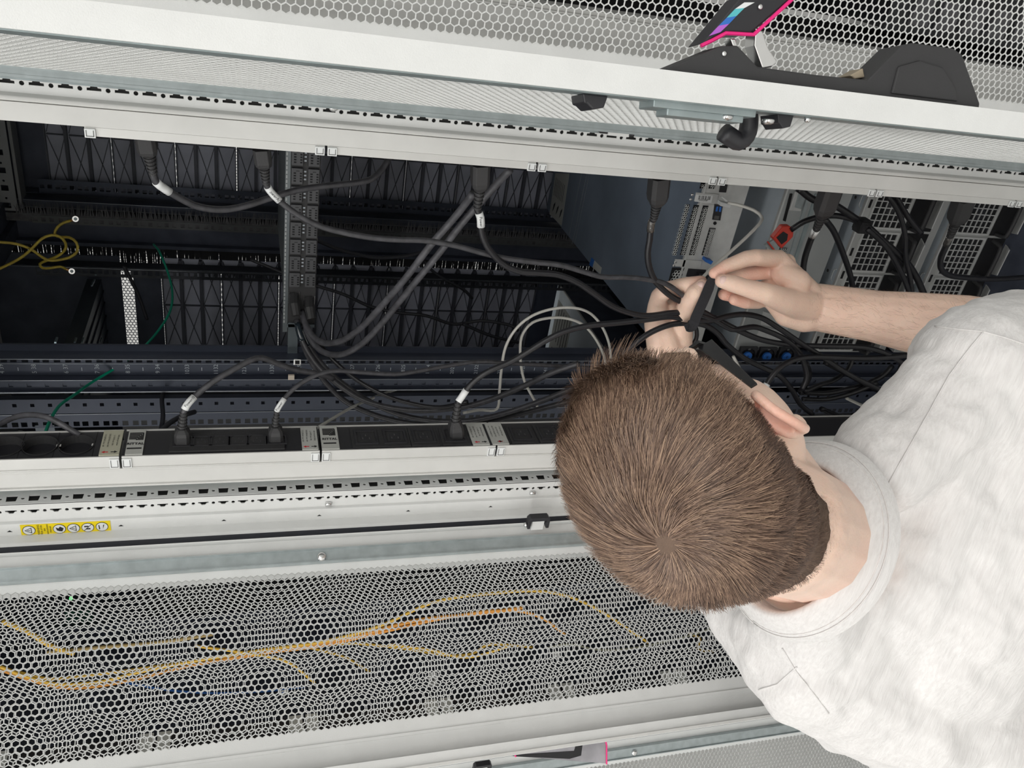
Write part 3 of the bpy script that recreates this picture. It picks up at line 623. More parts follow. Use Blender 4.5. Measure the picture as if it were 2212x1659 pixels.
for a_, b_ in (((1230, 510), (1254, 377)), ((1238, 530), (1264, 378)), ((1242, 528), (1271, 378))):
    p0, p1 = PZ(*a_, .6992), PZ(*b_, .6992); y_ = (p0.y+p1.y)/2; ls.box(min(p0.x, p1.x), -.3, y_-.0012, y_+.0012, .699, .6995)
obj('lid_seam', ls, mat('seam_edge', (.3, .33, .36), .4, .5), sA, kind='stuff')
lb = [PZ(*a_, .6994) for a_ in ((1200, 374), (1187, 462), (1213, 488), (1230, 375))]
ll = obj('label', MB().extr(lb, (0, 0, .0004)), LABG, sA, label='large grey instruction label on the lid')
u_ = (lb[0]-lb[1]); v_ = (lb[2]-lb[1])
lm = MB()
for k in range(7):
    o_ = lb[1]+u_*(.50+.0)+v_*(.12+.11*k)+Vector((0, 0, .0005)); lm.extr([o_, o_+u_*.42, o_+u_*.42+v_*.02, o_+v_*.02], (0, 0, .0002))
for k in range(3):
    o_ = lb[1]+u_*.12+v_*(.2+.28*k)+Vector((0, 0, .0005)); lm.extr([o_, o_+u_*.18+v_*.03, o_+u_*.26+v_*.12, o_+u_*.2+v_*.13, o_+u_*.06+v_*.06], (0, 0, .0002))
obj('printed_diagram', lm, INK, ll, recalc=False)
bt = [PZ(*a_, .6994) for a_ in ((1278, 556), (1273, 572), (1297, 592), (1300, 578))]
bt = bt[0], bt[1], bt[2], bt[3]
o1 = obj('label', MB().extr([bt[0], bt[1], bt[1].lerp(bt[2], .3), bt[0].lerp(bt[3], .3)], (0, 0, .0004)), BLUE, sA, label='blue end of a small lid label')
obj('label', MB().extr([bt[0].lerp(bt[3], .3), bt[1].lerp(bt[2], .3), bt[2], bt[3]], (0, 0, .0004)), LABG, sA, label='grey part of a small lid label')
# rear panel of server A, features from the photo on the plane Y=1.258
YR = 1.258
zb_, zt2 = .611, .6955
rp = MB().box(SX0, SX1, YR, YR+.003, zb_, zt2); obj('rear_panel', rp, SRV, sA, bevel=.0004)
def quadA(pts, t, m, name, bevel=0, label=None): return quad([(1400+x/5.53, 380+y/5.53) for x, y in pts], YR, t, m, name, sA, bevel, label)
def perf(quadpts, p_, strut, m, name, par, Y, dark=True, sc=5.53, ox=1400, oy=380):
    P_ = [PY(ox+x/sc, oy+y/sc, Y) for x, y in quadpts]; xs = [q.x for q in P_]; zs = [q.z for q in P_]
    x0, x1, z0, z1 = min(xs), max(xs), sorted(zs)[0]*.5+sorted(zs)[1]*.5, sorted(zs)[3]*.5+sorted(zs)[2]*.5
    obj('dark_backing', MB().box(x0, x1, Y-.0004, Y, z0, z1), HOLE, par)
    nb_ = max(2, int((x1-x0)/(p_*.866))); na_ = max(2, int((z1-z0)/p_))
    hexsheet(name, (x0+p_*.45, Y-.0016, z0+p_*.5), (0, 0, 1), (1, 0, 0), na_, nb_, p_, strut, .001, m, par)
quadA([(590, 330), (800, 345), (640, 975), (430, 960)], .0006, SRV, 'slot_bay')
for c_ in ([(540, 345), (605, 352), (445, 945), (385, 940)], [(650, 352), (712, 358), (560, 948), (495, 942)], [(440, 345), (490, 340), (340, 945), (310, 940)]):
    P_ = [PY(1400+x/5.53, 380+y/5.53, YR) for x, y in c_]; 
    perf(c_, .0042, .0011, SRV, 'slot_cover', sA, YR-.001)
perf([(725, 620), (800, 625), (715, 950), (645, 945)], .0033, .001, SRV, 'vent_mesh', sA, YR-.001)
perf([(630, 75), (700, 80), (685, 150), (615, 148)], .0042, .0011, SRV, 'slot_cover', sA, YR-.001)
perf([(735, 85), (805, 90), (790, 155), (725, 150)], .0042, .0011, SRV, 'slot_cover', sA, YR-.001)
perf([(280, 1095), (430, 1100), (380, 1290), (240, 1285)], .0062, .0016, SRV, 'vent_mesh', sA, YR-.001)
quadA([(570, 195), (840, 215), (815, 325), (545, 300)], .002, SRV, 'rear_bracket', .0004)
quadA([(320, 990), (640, 1010), (620, 1095), (300, 1075)], .002, SRV, 'rear_bracket', .0004)
quadA([(570, 215), (768, 228), (748, 318), (552, 300)], .0026, LABW, 'label', 0, 'white bar code label')
bc = MB()
for k in range(17):
    if k in (3, 8, 12): continue
    x = 600+k*8.4; P_ = [PY(1400+a_/5.53, 380+b_/5.53, YR) for a_, b_ in ((x, 228+k*.6), (x+4.5-(k % 3), 228+k*.6), (x-8+4.5-(k % 3), 272+k*.6), (x-8, 272+k*.6))]; bc.extr([q-Vector((0, .0027, 0)) for q in P_], (0, -.0002, 0))
obj('bar_code', bc, INK, sA, kind='stuff')
q = PY(1400+655/5.53, 380+290/5.53, YR-.0028); fontmesh('*ZS52358*', .0046, q, (0, 0, -1), (1, 0, .12), INK, sA)
quadA([(862, 95), (945, 100), (925, 195), (845, 190)], .002, BLACK, 'network_port')
quadA([(790, 335), (890, 345), (860, 530), (765, 520)], .0012, BLACK, 'port_block')
quadA([(812, 360), (835, 362), (822, 420), (800, 418)], .0022, BLUE, 'usb_port'); quadA([(848, 362), (872, 364), (862, 425), (840, 422)], .0022, BLUE, 'usb_port')
quadA([(790, 470), (845, 475), (835, 515), (780, 510)], .002, HOLEG, 'display_port')
q = PY(1400+795/5.53, 380+563/5.53, YR); obj('round_button', MB().tube([q, q-Vector((0, .002, 0))], .003, 12), HOLE, sA)
quadA([(655, 955), (740, 985), (712, 1025), (640, 990)], .014, BLUE, 'release_latch', .001)
for x, y in ((528, 225), (510, 280), (325, 1030), (305, 1070)): screw(PY(1400+x/5.53, 380+y/5.53, YR-.001), (0, -1, 0), .0028, CHROME, sA, h=.0015)
quadA([(480, 1105), (690, 1120), (660, 1220), (450, 1200)], .001, BLACK, 'power_inlet_bay')
q = [PY(1400+x/5.53, 380+y/5.53, YR) for x, y in ((555, 1140), (700, 1160), (640, 1240))]
quadA([(580, 1140), (700, 1165), (680, 1215), (570, 1195)], .01, BLACK, 'power_inlet')
# gap filler / rails below
# server B : grey lid, three-unit rear
def lidbox(t, ztop, zbot, yr, lidm, yl=2.0):
    obj('lid', MB().box(SX0, SX1, yr+.006, yl, ztop-.002, ztop), lidm, t); obj('lid_edge', MB().box(SX0, SX1, yr, yr+.006, ztop-.003, ztop+.0006), SRV, t)
    obj('chassis', MB().box(SX0, SX1, yr+.004, yl, zbot, ztop-.002), DARK, t)
sB = thing('server', 'grey lidded server below the top one, with blue fan hubs at its rear corner', 'server', (-.498, 1.6, .40))
lidbox(sB, .535, .395, 1.256, LIDG)
obj('rear_panel', MB().box(SX0, SX1, 1.2555, 1.259, .395, .532), mat('server_rear_dark_zinc', (.42, .44, .44), .4, .3), sB)
def quadB(pts, t, m, name, bevel=0, Y=1.2555, label=None): return quad(pts, Y, t, m, name, sB, bevel, label)
quadB([(1716, 412), (1740, 413), (1728, 455), (1703, 453)], .004, SRV, 'card_bracket', .001); quadB([(1722, 416), (1738, 417), (1728, 450), (1714, 446)], .006, GALV, 'bracket_recess', .001)
quadB([(1706, 418), (1711, 418), (1696, 478), (1691, 476)], .002, HOLE, 'vent_slot')
quadB([(1760, 418), (1768, 420), (1720, 560), (1708, 600), (1700, 600)], .003, GALVD, 'rear_rib'); quadB([(1740, 430), (1746, 430), (1702, 580), (1696, 576)], .003, GALV, 'rear_rib')
perf([(1683, 535), (1700, 537), (1695, 555), (1678, 553)], .004, .001, SRV, 'vent_mesh', sB, 1.2545, sc=1, ox=0, oy=0)
quadB([(1648, 672), (1705, 690), (1700, 712), (1642, 700)], .002, SRV, 'rear_bracket'); quadB([(1640, 705), (1690, 715), (1684, 740), (1632, 735)], .002, SRV, 'rear_bracket')
quadB([(1700, 672), (1722, 690), (1716, 700), (1690, 684)], .02, BLUE, 'release_latch', .001)
for k, (x, y) in enumerate(((1612, 767), (1654, 768), (1696, 768))):
    fr_ = thing('x', None, None) if False else None
    q = PY(x, y, 1.252); hz = .0195
    mb = MB(); mb.plate([(-hz, -hz), (hz, -hz), (hz, hz), (-hz, hz)], [rnd(0, 0, .0175, 16)], (q.x, 1.248, q.z), (1, 0, 0), (0, 0, 1), (0, .006, 0))
    f_ = obj('fan', mb, BLACK, sB); obj('fan_hub', MB().tube([(q.x, 1.2455, q.z), (q.x, 1.250, q.z)], .0095, 20), BLUE, f_)
    bl = MB()
    for a_ in range(5):
        an = a_*1.2566; c_, s_ = math.cos(an), math.sin(an); c2, s2 = math.cos(an+.6), math.sin(an+.6)
        bl.extr([(q.x+c_*.0095, 1.252, q.z+s_*.0095), (q.x+c_*.017, 1.251, q.z+s_*.017), (q.x+c2*.017, 1.254, q.z+s2*.017), (q.x+c2*.0095, 1.254, q.z+s2*.0095)], (0, .0008, 0))
    obj('fan_blades', bl, BLACK, f_); 
    fontmesh('40', .006, (q.x, 1.2452, q.z), (1, 0, 0), (0, 0, 1), INK, f_)
# servers C and D : rows of gridded power supplies with lever handles
def psu(par, x0, x1, z0, z1, yr):
    m_ = MB(); f = .004
    m_.box(x0, x1, yr-.004, yr+.02, z0, z0+f).box(x0, x1, yr-.004, yr+.02, z1-f, z1).box(x0, x0+f, yr-.004, yr+.02, z0+f, z1-f).box(x1-f, x1, yr-.004, yr+.02, z0+f, z1-f)
    p_ = obj('power_supply', m_, SRV, par)
    obj('cavity_shade_sheet', MB().box(x0+f, x1-f, yr-.0012, yr-.0006, z0+f, z1-f), HOLE, p_)  # near-black sheet stands in for the shade behind the grid
    g_ = MB(); nx, nz = 6, 6
    for i in range(1, nx): x = x0+f+(x1-x0-2*f)*i/nx; g_.box(x-.0009, x+.0009, yr-.003, yr-.001, z0+f, z1-f)
    for i in range(1, nz): z = z0+f+(z1-z0-2*f)*i/nz; g_.box(x0+f, x1-f, yr-.0034, yr-.0014, z-.0009, z+.0009)
    obj('wire_grid', g_, SRV, p_, kind='stuff')
    cx_, cz_ = (x0+x1)/2, (z0+z1)/2
    obj('fan_hub', MB().tube([(cx_, yr-.0016, cz_), (cx_, yr-.0006, cz_)], .012, 14), BLACK, p_)
    return p_
def lever(par, x0, x1, z, yr):
    obj('lever_handle', MB().tube(spline([(x0, yr, z), (x0+.003, yr-.022, z), (x0+.012, yr-.028, z), (x1-.012, yr-.028, z), (x1-.003, yr-.022, z), (x1, yr, z)], .004), .0042, 8), BLACKM, par, smooth=True)
    obj('handle_plate', MB().extr([(x0+.004, yr-.002, z-.036), (x0+.010, yr-.024, z-.030), (x1-.010, yr-.024, z-.030), (x1-.004, yr-.002, z-.036)], (0, 0, .003)), SRV, par, bevel=.0008)
for nm_, zt_s, zb_s, g0, g1, lb_ in (('C', .362, .175, .262, .347, 'deep grey server below the blue-fan one, with a row of gridded power supplies'), ('D', .150, -.035, .052, .134, 'lowest dark lidded server with gridded power supplies beside the forearm')):
    t = thing('server', lb_, 'server', (-.498, 1.6, zb_s)); yr = 1.252
    lidbox(t, zt_s, zb_s, yr, LIDG if nm_ == 'C' else LIDG)
    obj('rear_panel', MB().box(SX0, SX1, yr-.0005, yr+.004, zb_s, zt_s-.003), mat('server_rear_zinc', (.5, .51, .5), .4, .3), t)
    sc_ = MB()
    for k in range(9):
        x = SX0+.02+k*.048; sc_.box(x, x+.016, yr-.0012, yr-.0005, zt_s-.0115, zt_s-.0065); 
    obj('vent_slot', sc_, HOLE, t, kind='stuff')
    for k in range(5):
        xr_ = -.373-(.0+.0)-k*.0885+(0 if k else 0); xl_ = xr_-.083
        if k == 0: xl_, xr_ = -.4465, -.3635
        else: xr_ = -.4515-(k-1)*.0885; xl_ = xr_-.084
        if xl_ < SX0: break
        psu(t, xl_, xr_, g0, g1, yr)
        lever(t, xl_+.004, xr_-.004, g0-.020, yr)
        obj('lower_recess', MB().box(xl_, xr_, yr-.0012, yr-.0005, g0-.07, g0-.006), HOLE, t)
    psu(t, -.3585, -.2825, g0, g1, yr); lever(t, -.3545, -.2865, g0-.020, yr)
    for x in (-.40, -.55, -.66): 
        e_ = MB().tube(spline([(x-.012, 1.262, zt_s), (x-.010, 1.268, zt_s), (x+.010, 1.268, zt_s), (x+.012, 1.262, zt_s)], .003), .0008, 6)
        obj('embossed_clip', e_, SRV, t, smooth=True); screw((x, 1.285, zt_s), (0, 0, 1), .0032, HOLEG, t, h=.0006)
# labelled server of the neighbouring rack
sN = thing('server', 'labelled dark server in the neighbouring rack behind the white cable loops', 'server', (-1.1, 1.6, .55))
zN = .655
obj('lid', MB().box(-1.33, -.895, 1.32, 1.925, zN-.002, zN), LIDG, sN); obj('chassis', MB().box(-1.33, -.895, 1.32, 1.925, zN-.13, zN-.002), DARK, sN)
obj('lid_edge', MB().box(-.8965, -.893, 1.32, 1.925, zN-.003, zN+.001), SRV, sN)
ln = [PZ(*a_, zN+.0003) for a_ in ((1222, 640), (1196, 700), (1238, 700), (1246, 672))]
xx = [-1.05, -.93]; yy = [1.80, 1.90]
l_ = obj('label', MB().box(-1.16, -.93, 1.78, 1.90, zN, zN+.0005), LABG, sN, label='grey label on the lid')
lm = MB()
for k in range(6): lm.box(-1.04, -.94, 1.79+k*.017, 1.794+k*.017, zN+.0006, zN+.0008)
for k in range(3): lm.box(-1.15+k*.033, -1.13+k*.033, 1.80, 1.88, zN+.0006, zN+.0008)
obj('printed_diagram', lm, INK, l_, kind='stuff')
# ---------------------------------------------------------------- power strips of the open rack
XF = -.677
def FX(x, y, lift=0): q = PX(x, y, XF); return Vector((XF+lift, q.y, q.z))
def pz(x, y=950): return PX(x, y, XF).z
def clip(par, x0, x1, y, z0, z1):
    c = obj('end_clip', MB().box(x0, x1, y-.0022, y, z0, z1), LABW, par, bevel=.0003)
    fr_ = MB(); a = .0006; zi0, zi1, xi0, xi1 = z0+.0014, z1-.0014, x0+.0014, x1-.0014
    fr_.box(xi0, xi1, y-.0026, y-.0022, zi0, zi0+a).box(xi0, xi1, y-.0026, y-.0022, zi1-a, zi1).box(xi0, xi0+a, y-.0026, y-.0022, zi0, zi1)
    obj('clip_outline', fr_, HOLEG, c)
LY0, LY1 = .9115, .9665
def strip_left(label, ztop, zbot):
    t = thing('power_strip', label, 'power strip', (-.69, .94, zbot), 'power strips on the left post')
    obj('housing', MB().box(XF-.016, XF-.001, LY0, LY1, zbot+.0012, ztop-.0012), BLACK, t)
    obj('aluminium_lip', MB().box(-.6945, XF, LY0-.0018, LY0, zbot+.0015, ztop-.0015).box(XF-.0016, XF+.0004, LY1-.001, LY1+.001, zbot+.0015, ztop-.0015).box(-.6945, -.693, LY0-.003, LY0-.0018, zbot+.0015, ztop-.0015), ALU, t)
    clip(t, -.693, -.6795, LY0-.0018, ztop-.0125, ztop-.0015); clip(t, -.693, -.6795, LY0-.0018, zbot+.0015, zbot+.0125)
    return t
def onface(par, name, zc, hz, yc, hy, m, t=.0012, bevel=0, label=None):
    return obj(name, MB().box(XF-.001, XF-.001+t, yc-hy, yc+hy, zc-hz, zc+hz), m, par, bevel=bevel, label=label)
yc = (LY0+LY1)/2
zz = [1.843, 1.603, 1.36, 1.117, .877, .637, .397]
def endplate(t, z0, z1, m, kind, flip=1):
    p_ = onface(t, 'end_plate', (z0+z1)/2, abs(z0-z1)/2, yc, .0265, m, .0022, .0003)
    if kind == 'brand':
        n_ = XF+.0012; zc = (z0+z1)/2; ax, ay = (0, 0, -1), (0, 1, 0)
        g = MB()
        for k in range(5):
            yy = yc+.0185-k*.0031; zl = zc+.0085; zr = zc-.0005-k*-.0016
            zr = zc-.0078+k*.0018
            g.box(n_, n_+.0003, yy-.0011, yy+.0011, zr, zl)
            g.box(n_, n_+.0003, yc+.0035, yy, zr-.0006, zr+.0009)
        g.box(n_, n_+.0003, yc-.0155, yc-.0130, zc-.0080, zc+.0090)
        obj('emblem', g, INK, p_, kind='stuff')
        fontmesh('RITTAL', .0062, (n_, yc-.0048, zc), ax, ay, INK, p_, bold=.0002)
    else:
        n_ = XF+.0012; zc = (z0+z1)/2
        for k, tx in enumerate(('115-230VAC max 16A', '230-250VAC max 16A', 'L1 N PE max 16A', '16A max per phase')):
            fontmesh(tx, .0030, (n_, yc+.004, zc+(.0085-k*.0052)), (0, -1, 0) if flip else (0, 1, 0), (0, 0, -1) if flip else (0, 0, 1), INK, p_)
        for s_, m_ in ((1, REDI), (-1, INK)):
            c = Vector((n_, yc-.0205, zc+s_*.0055*flip)); a = MB(); d = s_*flip if flip else s_
            a.extr([c+Vector((0, -.0006, -d*.004)), c+Vector((0, .0006, -d*.004)), c+Vector((0, .0006, 0)), c+Vector((0, .0022, 0)), c+Vector((0, 0, d*.0035)), c+Vector((0, -.0022, 0)), c+Vector((0, -.0006, 0))], (.0003, 0, 0)); obj('arrow', a, m_, p_, recalc=False)
    return p_
def c13(t, x, big=False):
    z = pz(x); a, b = (.0135, .0115) if not big else (.016, .0165); y_ = yc-.002
    c = [(-a, -b), (a, -b), (a, b*.55), (a*.62, b), (-a*.62, b), (-a, b*.55)] if not big else [(-a, -b), (a, -b), (a, b), (-a, b)]
    mb = MB(); i = [(p_[0]*.78, p_[1]*.78) for p_ in c]
    mb.plate(c, [i], (XF+.0022, y_, z), (0, 0, -1), (0, 1, 0), (-.0024, 0, 0))
    s_ = obj('outlet_c' if False else 'outlet', mb, BLACK, t, bevel=.0004)
    obj('outlet_recess', MB().extr([(XF-.0004, y_+v, z-u) for u, v in i], (.0002, 0, 0)), HOLE, s_)
    pm = MB(); k = .6 if not big else .75
    pm.extr([(XF-.0002, y_+v*k*.75, z-u*k*.75) for u, v in i], (.0014, 0, 0)); core = obj('outlet_core', pm, BLACK, s_, bevel=.0003)
    sl = MB()
    for u, v in ((0, .004), (-.0045, -.003), (.0045, -.003)): sl.box(XF+.0012, XF+.0015, y_+v-.0018, y_+v+.0018, z-u-.0006, z-u+.0006)
    obj('contact_slot', sl, HOLEG if big else mat('dim_contact', (.05, .05, .055), .5), s_, kind='stuff')
    return s_
def schuko(t, x):
    z = pz(x, 963); R_ = .0205; y_ = yc-.001
    ring = [[(XF+.0006, y_+math.sin(a)*r, z+math.cos(a)*r*.98) for a in np.arange(28)*2*math.pi/28] for r in (R_, R_*.965)]
    ring.append([(XF-.0115, y_+math.sin(a)*R_*.93, z+math.cos(a)*R_*.93) for a in np.arange(28)*2*math.pi/28])
    s_ = obj('round_outlet', MB().loft(ring, cap=False), BLACKM, t, smooth=False)
    obj('outlet_floor', MB().extr([(XF-.0114, y_+math.sin(a)*R_*.93, z+math.cos(a)*R_*.93) for a in np.arange(28)*2*math.pi/28], (-.0005, 0, 0)), BLACK, s_)
    for sg in (1, -1): obj('earth_contact', MB().box(XF-.010, XF-.001, y_-.0024, y_+.0024, z+sg*.0172, z+sg*.0188), CHROME, s_)
    return s_
s0 = strip_left('power strip with three round sockets, uppermost on the left post', zz[0]+.24, zz[1]) if False else strip_left('power strip with round sockets, uppermost on the left post', 1.90, zz[1])
# open the housing for the round sockets
for o in list(s0.children):
    if o.name.startswith('housing'): bpy.data.objects.remove(o)
zb0, zt0 = zz[1]+.0012, 1.8988; mb = MB()
hs = [[(pz(x, 963)-zb0+math.cos(a)*.0205, yc-.001-LY0+math.sin(a)*.0205) for a in np.arange(28)*2*math.pi/28] for x in (164, 86, 12)]
mb.plate([(0, 0), (zt0-zb0, 0), (zt0-zb0, LY1-LY0), (0, LY1-LY0)], hs, (XF-.001, LY0, zb0), (0, 0, 1), (0, 1, 0), (-.001, 0, 0))
obj('housing', mb, BLACK, s0)
for x in (164, 86, 12): schuko(s0, x)
gl = MB()
for x in (50, 124, 207): z = pz(x); gl.box(XF-.0011, XF-.0008, LY0, LY1, z-.0004, z+.0004)
obj('joint_groove', gl, HOLE, s0, kind='stuff')
endplate(s0, pz(221), pz(264), LABB, 'label', 1)
s1 = strip_left('power strip with a row of small outlets, second on the left post', zz[1], zz[2])
endplate(s1, pz(276), pz(313), LABG, 'brand')
onface(s1, 'outlet_tray', (pz(368)+pz(614))/2, abs(pz(368)-pz(614))/2, yc-.003, .0205, BLACKM, .0024, .0004)
for x in (398, 436, 475, 516, 555, 597): c13(s1, x)
endplate(s1, pz(651), pz(686), LABG, 'label', 1)
s2 = strip_left('power strip with four large outlets, third on the left post', zz[2], zz[3])
endplate(s2, pz(693), pz(731), LABG, 'brand')
for x in (791, 854, 917, 984):
    onface(s2, 'outlet_tray', pz(x), .020, yc-.002, .0225, BLACKM, .0016, .0004); c13(s2, x, True)
endplate(s2, pz(1018), pz(1054), LABG, 'label', 1)
s3 = strip_left('power strip with an upside-down label, fourth on the left post beside the head', zz[3], zz[4])
endplate(s3, pz(1060), pz(1096), LABG, 'label', 0)
for x in (1132, 1193, 1255, 1318):
    onface(s3, 'outlet_tray', pz(x), .020, yc-.002, .0225, BLACKM, .0016, .0004); c13(s3, x, True)
for k, lb in ((4, 'power strip hidden behind the head, fifth on the left post'), (5, 'power strip beside the neck, sixth on the left post')):
    t = strip_left(lb, zz[k], zz[k+1])
XR = -.279
zr = [1.606, 1.37, 1.13, .892, .652, .411, .17]
nmr = ['uppermost', 'second', 'third', 'fourth', 'fifth', 'sixth']
for k in range(6):
    t = thing('power_strip', nmr[k]+' power strip on the right post, seen from behind its light profile', 'power strip', (-.27, .94, zr[k+1]), 'power strips on the right post')
    obj('housing', MB().box(XR+.0008, -.2705, .9125, .962, zr[k+1]+.0012, zr[k]-.0012), BLACK, t)
    obj('aluminium_lip', MB().box(XR, -.2702, .9095, .9125, zr[k+1]+.0015, zr[k]-.0015).box(XR, XR+.0012, .9125, .916, zr[k+1]+.0015, zr[k]-.0015), ALU, t)
    clip(t, XR-.0012, -.2712, .9092, zr[k]-.0115, zr[k]-.0015); clip(t, XR-.0012, -.2712, .9092, zr[k+1]+.0015, zr[k+1]+.0115)
    for j in range(4): obj('outlet', MB().box(XR-.0012, XR+.001, .918, .956, zr[k]-.045-j*.048, zr[k]-.020-j*.048), BLACKM, t)
# ---------------------------------------------------------------- cables
def plugpart(t, A, B, C_, w=.0185, h=.0235, m=None, r=.0052):
    "body from A to B, ribbed relief from B to C_"
    m = m or BLACKM; A, B, C_ = map(Vector, (A, B, C_)); ax = (B-A).normalized(); sd = Vector((0, 0, 1)); sd = (sd-ax*sd.dot(ax)).normalized(); up = ax.cross(sd); L = (B-A).length
    def rect(p, a, b, c=.18): return [p+sd*(a*x)+up*(b*y) for x, y in ((-.5, -.5+c), (-.5+c, -.5), (.5-c, -.5), (.5, -.5+c), (.5, .5-c), (.5-c, .5), (-.5+c, .5), (-.5, .5-c))]
    b_ = obj('plug', MB().loft([rect(A, w, h), rect(A+ax*L*.66, w, h), rect(A+ax*L*.82, w*.9, h*.88), rect(A+ax*L*.93, w*.68, h*.66), rect(B, w*.62, h*.5, .28)]), m, t, bevel=.0005)
    ax2 = (C_-B).normalized(); L2_ = (C_-B).length; ps, rs = [], []
    for i in range(5):
        s_ = i/5*L2_; q = L2_/5; R_ = r*(1.42-.09*i)
        ps += [B+ax2*(s_+.001), B+ax2*(s_+q*.30), B+ax2*(s_+q*.34), B+ax2*(s_+q*.72), B+ax2*(s_+q*.76)]; rs += [R_*.78, R_*.78, R_, R_, R_*.78]
    ps.append(C_); rs.append(r*.95)
    obj('strain_relief', MB().tube([B-ax2*.002]+ps, [r]+rs, 14), m, t)
def along(pts, s0, s1):
    out, acc = [], 0
    for i in range(len(pts)-1):
        if s0 <= acc <= s1: out.append(pts[i])
        acc += (pts[i+1]-pts[i]).length
    return out
def cable(label, pts, r, plug=None, m=CABLE, sleeve=None, sl_m=None, name='power_cable', group=None, w=.0185, h=.0235, cat='cable', txt=None):
    "pts: (px, py, Y) photo point on the depth plane Y"
    P_ = [PY(*q) if len(q) == 3 else K(q[0], q[1], q[3]) for q in pts]
    base = PY(*plug[0]) if plug else P_[0]
    t = thing(name, label, cat, base, group)
    if plug:
        A, B, C_ = [PY(*q) for q in plug]; plugpart(t, A, B, C_, w, h, r=r*1.12); P_ = [C_-(C_-B).normalized()*.004, C_]+P_
    sp = spline(P_, .006)
    obj('jacket', MB().tube(sp, r, 12), m, t, smooth=True, recalc=False)
    if sleeve:
        sg_ = along(sp, *sleeve); s_ = obj('label_sleeve', MB().tube(sg_, r*1.18, 12), sl_m or LABW, t, smooth=True, label='white label sleeve' if not sl_m else 'clear label sleeve')
        if txt:
            i = len(sg_)//2; tan = (sg_[i+1]-sg_[i-1]).normalized(); v = (CAM-sg_[i]).normalized(); v = (v-tan*v.dot(tan)).normalized(); u_ = v.cross(tan)
            fontmesh(txt, .005, sg_[i]+v*r*1.22, tan, u_, INK, s_)
    return t
def yy(lst, a, b):
    n = len(lst)-1; return [(x, y, a+(b-a)*i/n) for i, (x, y) in enumerate(lst)]
CLEAR = mat('clear_label_film', (.07, .065, .06), .15, coat=1)
cable('dusty power cable plugged in at the upper right, swinging left and back up again', yy([(337, 393), (356, 408), (392, 430), (430, 447), (480, 453), (530, 445), (580, 429), (640, 411), (700, 402), (760, 396), (800, 388), (822, 370), (838, 345), (846, 325)], .95, 1.06), .0040, ((313, 290, .935), (322, 336, .94), (331, 376, .945)), CABLE2, (.012, .040), LABW, txt='', w=.020)
cable('second power cable from the top on the right, running down to the left hand', yy([(583, 412), (604, 434), (640, 462), (690, 488), (740, 502), (800, 513), (860, 518), (920, 520), (980, 530), (1040, 546), (1090, 558), (1150, 566), (1210, 573), (1260, 587), (1300, 598), (1350, 599), (1395, 603), (1440, 614), (1480, 642), (1512, 668)], .95, .955), .0036, ((564, 316, .935), (571, 362, .94), (575, 397, .945)), CABLE2, (.008, .036), txt='PowerA/2')
cable('power cable with a white sleeve plugged in third from the top on the right', yy([(1038, 470), (1040, 500), (1050, 528), (1068, 553), (1092, 574), (1125, 587), (1165, 590), (1205, 594), (1245, 609), (1280, 632), (1320, 660), (1360, 676), (1400, 682), (1450, 676), (1492, 676), (1540, 690), (1570, 707), (1589, 712), (1627, 706), (1655, 714), (1693, 731), (1722, 755), (1737, 786), (1742, 815), (1732, 842)], .945, .965), .0042, ((1038, 352, .935), (1036, 411, .94), (1031, 452, .945)), CABLE, (.008, .034), txt='Power A', w=.021)
cable('power cable with a clear sleeve hanging beside the silver server rear', yy([(1407, 482), (1403, 520), (1399, 545), (1402, 575), (1414, 605), (1435, 628), (1460, 646), (1503, 666), (1551, 691), (1598, 715), (1646, 734), (1702, 744), (1750, 747), (1797, 748), (1860, 750), (1910, 762), (1960, 790)], .95, .97), .0043, ((1425, 380, .935), (1418, 444, .94), (1412, 474, .945)), CABLE, (.006, .030), CLEAR, w=.024, h=.026)
cable('power cable with a white power A sleeve dropping behind the right hand', yy([(1755, 510), (1747, 530), (1738, 560), (1735, 590), (1740, 620), (1750, 650), (1760, 690)], .97, 1.02), .0046, ((1799, 400, .935), (1775, 468, .95), (1763, 496, .96)), CABLE, (.004, .026), txt='power A', w=.027, h=.026)
cable('power cable with a clear sleeve curling right beside the lowest server', yy([(2042, 535), (2032, 560), (2034, 582), (2052, 595), (2090, 600), (2150, 603), (2230, 598)], .97, 1.05), .0046, ((2085, 425, .935), (2064, 483, .95), (2052, 512, .96)), CABLE, (.004, .024), CLEAR, w=.027, h=.026)
cable('grey power cable plugged into the leftmost small outlet, rising to a bend at the rail', yy([(403, 876), (420, 857), (450, 832), (480, 812), (510, 795), (540, 779), (565, 773), (600, 786), (640, 799), (690, 808), (720, 818)], .945, 1.03), .0040, ((394, 957, .94), (393, 924, .94), (397, 890, .943)), CABLE2, (.006, .034), txt='Power/01', name='power_cable')
cable('thin power cable from the sixth small outlet arching right along the rail', yy([(603, 878), (622, 852), (650, 828), (690, 808), (730, 801), (800, 806), (860, 808), (920, 799), (980, 788), (1040, 781), (1100, 785), (1200, 790), (1290, 796)], .945, 1.06), .0031, ((596, 957, .94), (595, 920, .94), (598, 888, .943)), CABLE2, (.004, .027), txt='Power')
cable('power cable from the large outlet, sweeping up to the strap in the hands', yy([(997, 858), (1014, 834), (1035, 815), (1060, 800), (1100, 783), (1140, 760), (1180, 735), (1220, 716), (1270, 704), (1330, 698), (1400, 690), (1450, 684), (1495, 692), (1541, 691), (1570, 683), (1608, 679), (1646, 687), (1684, 710), (1731, 742), (1778, 772), (1840, 812), (1920, 850)], .945, .965), .0042, ((986, 956, .94), (984, 908, .94), (990, 868, .943)), CABLE, (.004, .026), w=.021, h=.025)
